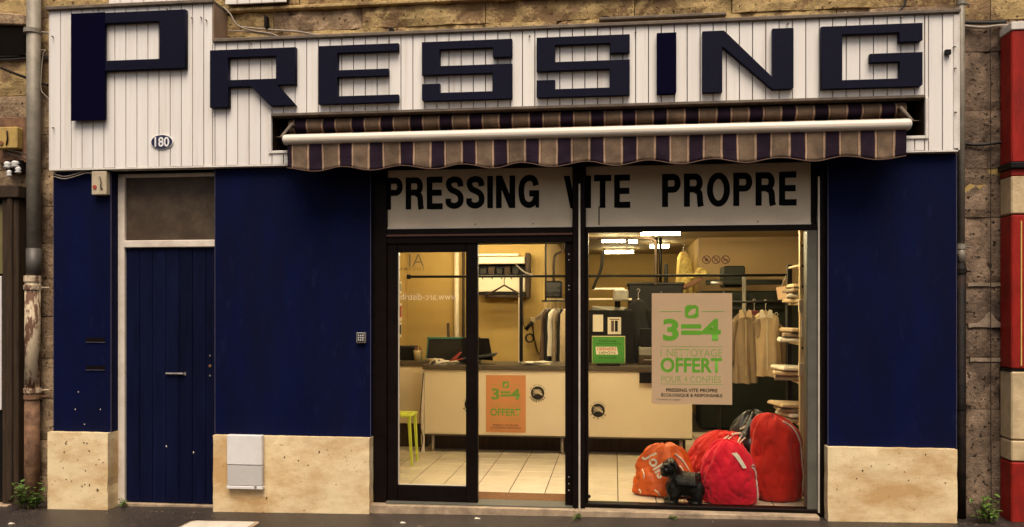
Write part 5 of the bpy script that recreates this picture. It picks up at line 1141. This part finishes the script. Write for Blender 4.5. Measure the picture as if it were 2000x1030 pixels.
tag(dog, 'small black pottery dog standing before the orange bag in the window', 'dog figurine')
rm = dog.modifiers.new('r', 'REMESH'); rm.mode = 'VOXEL'; rm.voxel_size = .005; rm.use_smooth_shade = True
sm = dog.modifiers.new('s', 'SMOOTH'); sm.factor = .5; sm.iterations = 2
for s_ in (-1, 1):
    xx, zz = D(.09, .83); B().ball((xx, yd-.035+.055*s_, zz), .012, 8).done('eye', M_BAGK, dog)

# ================================================================== WALL FURNITURE OUTSIDE
def clampring(xx, yy, z, r_, m, t): B().tube([(xx, yy, z-.02), (xx, yy, z+.02)], r_, 14).tube([(xx+r_*.6, yy+.01, z), (xx+r_+.05, yy+.06, z)], .008, 6).done('clamp', m, t)
yp = .17; xp = X(64, yp); rp = (X(77, yp)-X(51, yp))/2
dp_ = thing('downpipe', (xp, yp, ground_z(xp)), 'left-hand downpipe, grey above and rusty cream iron below', 'downpipe')
zj = Z(64, 540, yp)
B().tube([(xp+.01, yp, zj-.02), (xp+.01, yp, 4.9)], rp*.92, 16).done('upper_pipe', M_PIPEG, dp_, smooth=True)
B().tube([(xp+.01, yp, zj-.02), (xp+.01, yp, zj+.26)], rp*.98, 16).done('socket', mat('dark_zinc', (.09, .08, .07), .5, metal=.3), dp_, smooth=True)
z2 = Z(60, 775, yp); zg = Z(60, 935, yp)
B().tube([(xp-.005, yp, z2), (xp, yp, zj-.0)], rp, 16).done('lower_pipe', M_PIPEC, dp_, smooth=True)
B().tube([(xp, yp, zj-.05), (xp, yp, zj+.005)], rp*1.14, 16).done('collar', M_PIPEC, dp_)
B().tube([(xp-.01, yp, zg-.35), (xp-.005, yp, z2)], rp*.98, 16).done('foot_pipe', M_PIPER, dp_, smooth=True)
for z, m in ((Z(60, 562, yp), M_PIPEC), (z2+.06, M_PIPEC), (z2, M_PIPER), (Z(60, 62, yp), M_PIPEG)): clampring(xp, yp, z, rp*1.16, m, dp_)
xp = X(1877, yp); rp = (X(1884.5, yp)-X(1870, yp))/2
dq = thing('downpipe', (xp, yp, ground_z(xp)), 'right-hand downpipe, grey above and black iron below', 'downpipe')
zj = Z(1877, 515, yp)
B().tube([(xp, yp, zj), (xp, yp, 5.0)], rp, 16).done('upper_pipe', M_PIPEG, dq, smooth=True)
B().tube([(xp, yp, zj), (xp, yp, zj+.15)], rp*1.1, 16).done('socket', M_PIPEG, dq, smooth=True)
B().tube([(xp, yp, ground_z(xp)-.05), (xp+.0, yp, .6), (xp+.0, yp, zj)], rp*1.28, 16).done('lower_pipe', M_PIPED, dq, smooth=True)
for v in (482, 5): clampring(xp, yp, Z(1877, v, yp), rp*1.3, M_PIPEG, dq)
for v in (530, 795): clampring(xp, yp, Z(1877, v, yp), rp*1.5, M_PIPED, dq)
# cables
def cab(lab, pts, r_, y=.245, m=M_CABLE, name='cable'):
    return tag(tb(name, curve([(at(u, v, y)[0], y+(p[0] if p else 0), at(u, v, y)[1]) for u, v, *p in pts]), r_, m, None, 6), lab, 'cable')
cab('thin black cable running straight down the right-hand wall', [(1934, -60), (1935, 300), (1935, 700), (1936, 1005)], .0035, .235)
cab('thick black cable crossing the wall behind the left downpipe', [(-40, 112), (30, 110), (60, 107), (100, 112)], .016)
cab('thin cable above the thick one behind the left downpipe', [(-40, 118), (30, 116), (70, 112), (100, 114)], .008, .235)
cab('pale thin cable looping from the white sign beside the downpipe', [(80, 98), (90, 99), (84, 108), (80, 170), (88, 186), (97, 194)], .004, .16, M_CABLEG)
cab('dark iron bar slanting from the wall to the white sign', [(2, 133), (40, 148), (94, 167)], .014, .2, M_PIPED, 'iron_bar')
cab('black cable crossing the wall right of the sign', [(1880, 280), (1905, 283), (1935, 281), (1972, 276)], .013)
cab('pale cable tied to the wall right of the sign', [(1882, 51), (1920, 54), (1960, 50), (2010, 55)], .012, .235, M_CABLEG)
cab('black cable over the pale one right of the sign', [(1882, 44), (1920, 45), (1965, 43)], .016, .24)
cab('black cable hanging down above the end of the sign', [(1770, -30), (1768, 5), (1755, 24)], .010, .23)
cab('white cable sagging behind the letter P into the recess', [(436, 14), (450, 28), (462, 48), (490, 60), (530, 66), (545, 74)], .007, .19, M_CABLEG)
cab('grey cable along the wall just above the letter R', [(470, 53), (520, 58), (580, 62), (640, 70), (760, 66), (900, 63)], .009, .235, M_CABLEG)
cab('pale cable tangled with the grey one above the letter R', [(446, 60), (480, 62), (510, 66), (548, 74)], .006, .2, M_CABLEG)
x, z = at(523, 47, .25); tag(bx('iron_peg', x-.012, x+.012, .19, .26, z-.05, z+.06, M_PIPED, None, .004), 'rusty iron peg in the stone above the letter R', 'peg')
x, z = at(765, 61, .25); tag(B().tube([(x, .24, z), (x, .268, z)], .026, 14).done('wall_plug', M_PIPED, None), 'round iron tie end in the stone above the letter E', 'tie end')
# boxes on the left wall
x0, x1 = X(-8, .15), X(33, .15); z0, z1 = Z(15, 290, .15), Z(15, 248, .15)
t = thing('fuse_box', ((x0+x1)/2, .2, z0), 'yellowed enamel fuse box with a lever on the left wall', 'fuse box')
bx('back_board', x0-.05, x1+.03, .235, .262, z0-.12, z1+.11, M_PIPER, t, .004); bx('cover', x0, x1, .15, .234, z0, z1, M_YELBOX, t, .008)
tb('lever', [(x0+.11, .145, z0+.03), (x0+.13, .135, z0+.09), (x0+.12, .14, z0+.16)], .007, M_PIPED, t, 6); B().tube([(x0+.06, .149, z0+.05), (x0+.06, .138, z0+.05)], .02, 10).done('knob', M_BRASS, t)
x0, z0 = at(18, 325, .13); t = thing('insulator', (x0, .2, z0-.08), 'white porcelain cable insulators on a bracket on the left wall', 'insulator')
bx('bracket', x0-.09, x0+.07, .2, .262, z0-.05, z0+.07, M_PIPED, t, .005)
for dx, dz, r_ in ((-.05, .02, .035), (.03, .025, .042), (.06, -.03, .03), (-.03, -.06, .028)): B().lathe((x0+dx, .17, z0+dz-.03), [(r_*.7, 0), (r_, .012), (r_*.6, .025), (r_*.95, .04), (r_*.5, .06)], 12).done('porcelain', M_METBOX, t, smooth=True)
for i, pts in enumerate(([(15, 300), (35, 306), (52, 312)], [(15, 294), (38, 298), (60, 306)])): tb('wire', curve([(at(u, v, .17)[0], .17, at(u, v, .17)[1]) for u, v in pts]), .006, M_CABLE, t, 6)
# cavity and iron pipe elbow above
x0, x1 = X(-60, YW), X(55, YW); t = tag(B().prism([(x0, Z(0, 105, .2)), (x1, Z(50, 108, .2)), (x1, Z(50, 50, .2)), (x0, Z(0, 45, .2))], .225, .262).done('vent_grille', M_DARKHOLE, None, .01), 'dark sooty vent opening in the left wall beside the downpipe', 'vent')
B().prism([(x0, Z(0, 44, .2)), (x1+.03, Z(50, 49, .2)), (x1+.02, Z(50, 28, .2)), (x0, Z(0, 14, .2))], .20, .262).done('hood', M_STONE, t, .012)
# left neighbour: brown timber shop front
xn = X(46, .2); t = thing('timber_shopfront', (-6, .2, ground_z(-6)), 'edge of the brown timber shop front of the left neighbour', 'shop front')
zt = Z(30, 390, .2); g0 = ground_z(-5)-.05
bx('post', X(15, .2), xn, .12, .28, g0, zt, M_BRWOOD, t, .012); bx('cover_strip', X(28, .2), X(38, .2), .095, .119, g0+.1, zt, M_BRWOOD, t, .008); bx('inner_post', -8, X(14, .2), .18, .28, g0, zt-.02, M_DARK, t, .006)
bx('lintel', -8, X(52, .2), .08, .28, zt+.001, Z(30, 365, .2), M_BRWOOD, t, .01); bx('pane', -8, X(10, .15), .165, .179, Z(0, 535, .2), zt-.05, mat('olive_blind', (.16, .13, .05), .5), t, 0); bx('sign_strip', -8, X(2.5, .15), .15, .164, Z(0, 800, .2), Z(0, 540, .2), M_METBOX, t, .004); bx('sill', -8, X(20, .1), .06, .179, g0, Z(0, 985, .1), M_CONC, t, .006)
# right neighbour: red shop front with beige blocks
xn = X(1971, .1); t = thing('red_shopfront', (xn+.3, .1, ground_z(xn)), 'red painted pilaster with beige blocks of the right neighbour', 'shop front')
for v0, v1, m, nm in ((62, 319, M_RED, 'red_panel'), (345, 419, M_BEIGE, 'beige_block'), (421, 720, M_RED, 'red_panel'), (726, 858, M_BEIGE, 'beige_block'), (860, 900, M_BEIGE, 'beige_block'), (902, 1020, M_RED, 'red_panel')):
    z1, z0 = Z(1985, v0, .1), Z(1985, v1, .1); bx(nm, xn, 8, .06, .262, max(z0, -.1), z1, m, t, .01)
bx('black_band', xn-.02, 8, .03, .262, Z(1985, 331, .1), Z(1985, 319, .1)-.001, M_DARK, t, .006); bx('red_panel', xn, 8, .06, .262, Z(1985, 345, .1)+.001, Z(1985, 331, .1)-.001, M_RED, t, .004)
bx('white_cap', xn-.005, 8, .05, .262, Z(1985, 62, .1)+.001, Z(1985, 46, .1), M_TRIMW, t, .006)
bx('yellow_lining', X(1993, .06), X(1995.5, .06), .052, .0595, Z(1990, 715, .06), Z(1990, 432, .06), M_YELLINE, t, .001)
for v in (720, 722): pass
bx('black_joint', xn-.004, 8, .07, .262, Z(1985, 726, .1)+.001, Z(1985, 720, .1)-.001, M_DARK, t, 0)

# ---- weeds
def weed(lab, u, v, y, h, nl, sp, leaf):
    x, z = at(u, v, y); z = ground_z(x); t = thing('weed', (x, y, z), lab, 'weed'); rr = random.Random(u)
    o = B(); L = B()
    for i in range(nl):
        bx_, by_ = x+rr.uniform(-sp*.6, sp*.6), y+rr.uniform(-.05, .03); hh = h*rr.uniform(.35, 1)
        tip = Vector((bx_+rr.uniform(-sp, sp)*.7, by_+rr.uniform(-.10, .02), z+hh)); base = Vector((bx_, by_, z))
        o.tube([base, (base+tip)/2+Vector((0, -.01, .02)), tip], .0025, 4)
        for k in range(7):
            s_ = rr.uniform(.25, 1.0); p = base.lerp(tip, s_); a = rr.uniform(0, 6.28); ln = leaf*rr.uniform(.6, 1.2)
            d = Vector((math.cos(a), math.sin(a)*.7-.2, rr.uniform(-.3, .5))).normalized(); sd2 = d.cross(Vector((rr.uniform(-.3, .3), rr.uniform(-.3, .3), 1))).normalized(); up_ = sd2.cross(d)
            q = [p, p+d*ln*.3+sd2*ln*.28+up_*.003, p+d*ln*.7+sd2*ln*.22, p+d*ln-up_*.006, p+d*ln*.7-sd2*ln*.22, p+d*ln*.3-sd2*ln*.28+up_*.003]
            L.b.faces.new([L.b.verts.new(v_) for v_ in q])
    o.done('stems', M_STEM, t); L.done('leaves', M_LEAF, t)
weed('leafy green weed growing at the foot of the left downpipe', 60, 985, .02, .26, 26, .16, .055)
weed('leafy green weed growing at the foot of the right-hand wall', 1922, 1012, .05, .24, 20, .12, .05)
weed('tiny weed in the crack of the sill under the dark post', 1128, 1005, .0, .05, 8, .04, .025)
weed('tuft of moss on the sill under the display window', 1310, 1010, .01, .025, 6, .05, .018)
weed('small green tuft beside the entrance door post', 241, 985, .12, .1, 6, .03, .03)
# ---- pale cover set in the pavement
x0, x1 = X(372, -.35), X(508, -.35); ym_ = -.62; gz_ = ground_z((x0+x1)/2)
t = thing('access_cover', ((x0+x1)/2, ym_, gz_), 'pale rectangular access cover set in the pavement before the door', 'access cover')
o = B(); pts = []
for cxq, cyq, a0 in ((x1-.05, -.38, 0), (x0+.05, -.38, 90), (x0+.05, -.9, 180), (x1-.05, -.9, 270)):
    for k in range(5): a = math.radians(a0+k*22.5); pts.append((cxq+.05*math.cos(a), cyq+.05*math.sin(a)))
o.hull([(p, q_, gz_-.05) for p, q_ in pts], [(p, q_, ground_z(p)+.004) for p, q_ in pts]).done('rim', M_CONC, t)
o = B(); mid_ = Vector(((x0+x1)/2, -.64)); o.hull([(mid_.x+(p-mid_.x)*.9, mid_.y+(q_-mid_.y)*.9, gz_-.04) for p, q_ in pts], [(mid_.x+(p-mid_.x)*.9, mid_.y+(q_-mid_.y)*.9, ground_z(p)+.009) for p, q_ in pts]).done('lid', mat('pale_cover', (.62, .56, .46), .7, .15, 8, .2, 60), t)
# ---- litter on the pavement
for u, v, lab in ((787, 1022, 'white scrap of paper on the pavement before the shop door'), (932, 1016, 'small pale scrap on the pavement nearer the window post'), (22, 1012, 'pale scrap on the pavement by the left wall')):
    dep = 1.79*F_PX/(v-600); y = CY+dep*math.cos(TH)+dep*(u-1000)/F_PX*math.sin(TH); x = X(u, y); z = ground_z(x)+.0072*max(-8, min(0, y))
    o = B(); o.hull([(x-.022, y-.012, z+.002), (x+.02, y-.015, z+.003), (x+.024, y+.012, z+.002), (x-.018, y+.014, z+.002)], [(x-.02, y-.01, z+.006), (x+.018, y-.012, z+.012), (x+.02, y+.01, z+.007), (x-.016, y+.012, z+.010)])
    tag(o.done('litter', M_PAPER, None), lab, 'litter')

# ---- grit and crumbs of mortar on the wet pavement, gathered towards the wall foot
rr = random.Random(21); o = B()
for i in range(900):
    x = rr.uniform(-5.2, 4.9); y = -abs(rr.gauss(0, .28))-.012 if i < 520 else rr.uniform(-1.4, -.02)
    if rr.random() < .3: y = -.012-abs(rr.gauss(0, .02))
    z = ground_z(x)+.0072*max(-8, min(0, y)); r_ = rr.uniform(.0015, .0055)*(1.6 if rr.random() < .06 else 1)
    a = rr.uniform(0, 6.28); pts = [(x+r_*math.cos(a+k*1.57)*rr.uniform(.7, 1.5), y+r_*math.sin(a+k*1.57)*rr.uniform(.7, 1.5)) for k in range(4)]
    o.hull([(p, q_, z-.001) for p, q_ in pts], [(x+(p-x)*.6, y+(q_-y)*.6, z+r_*rr.uniform(.5, 1.1)) for p, q_ in pts])
g_ = o.done('gravel', mat('pale_grit', (.16, .115, .08), .9, .5, 60)); struct(g_, 'stuff'); g_['label'] = 'pale grit scattered on the wet pavement along the shop front'
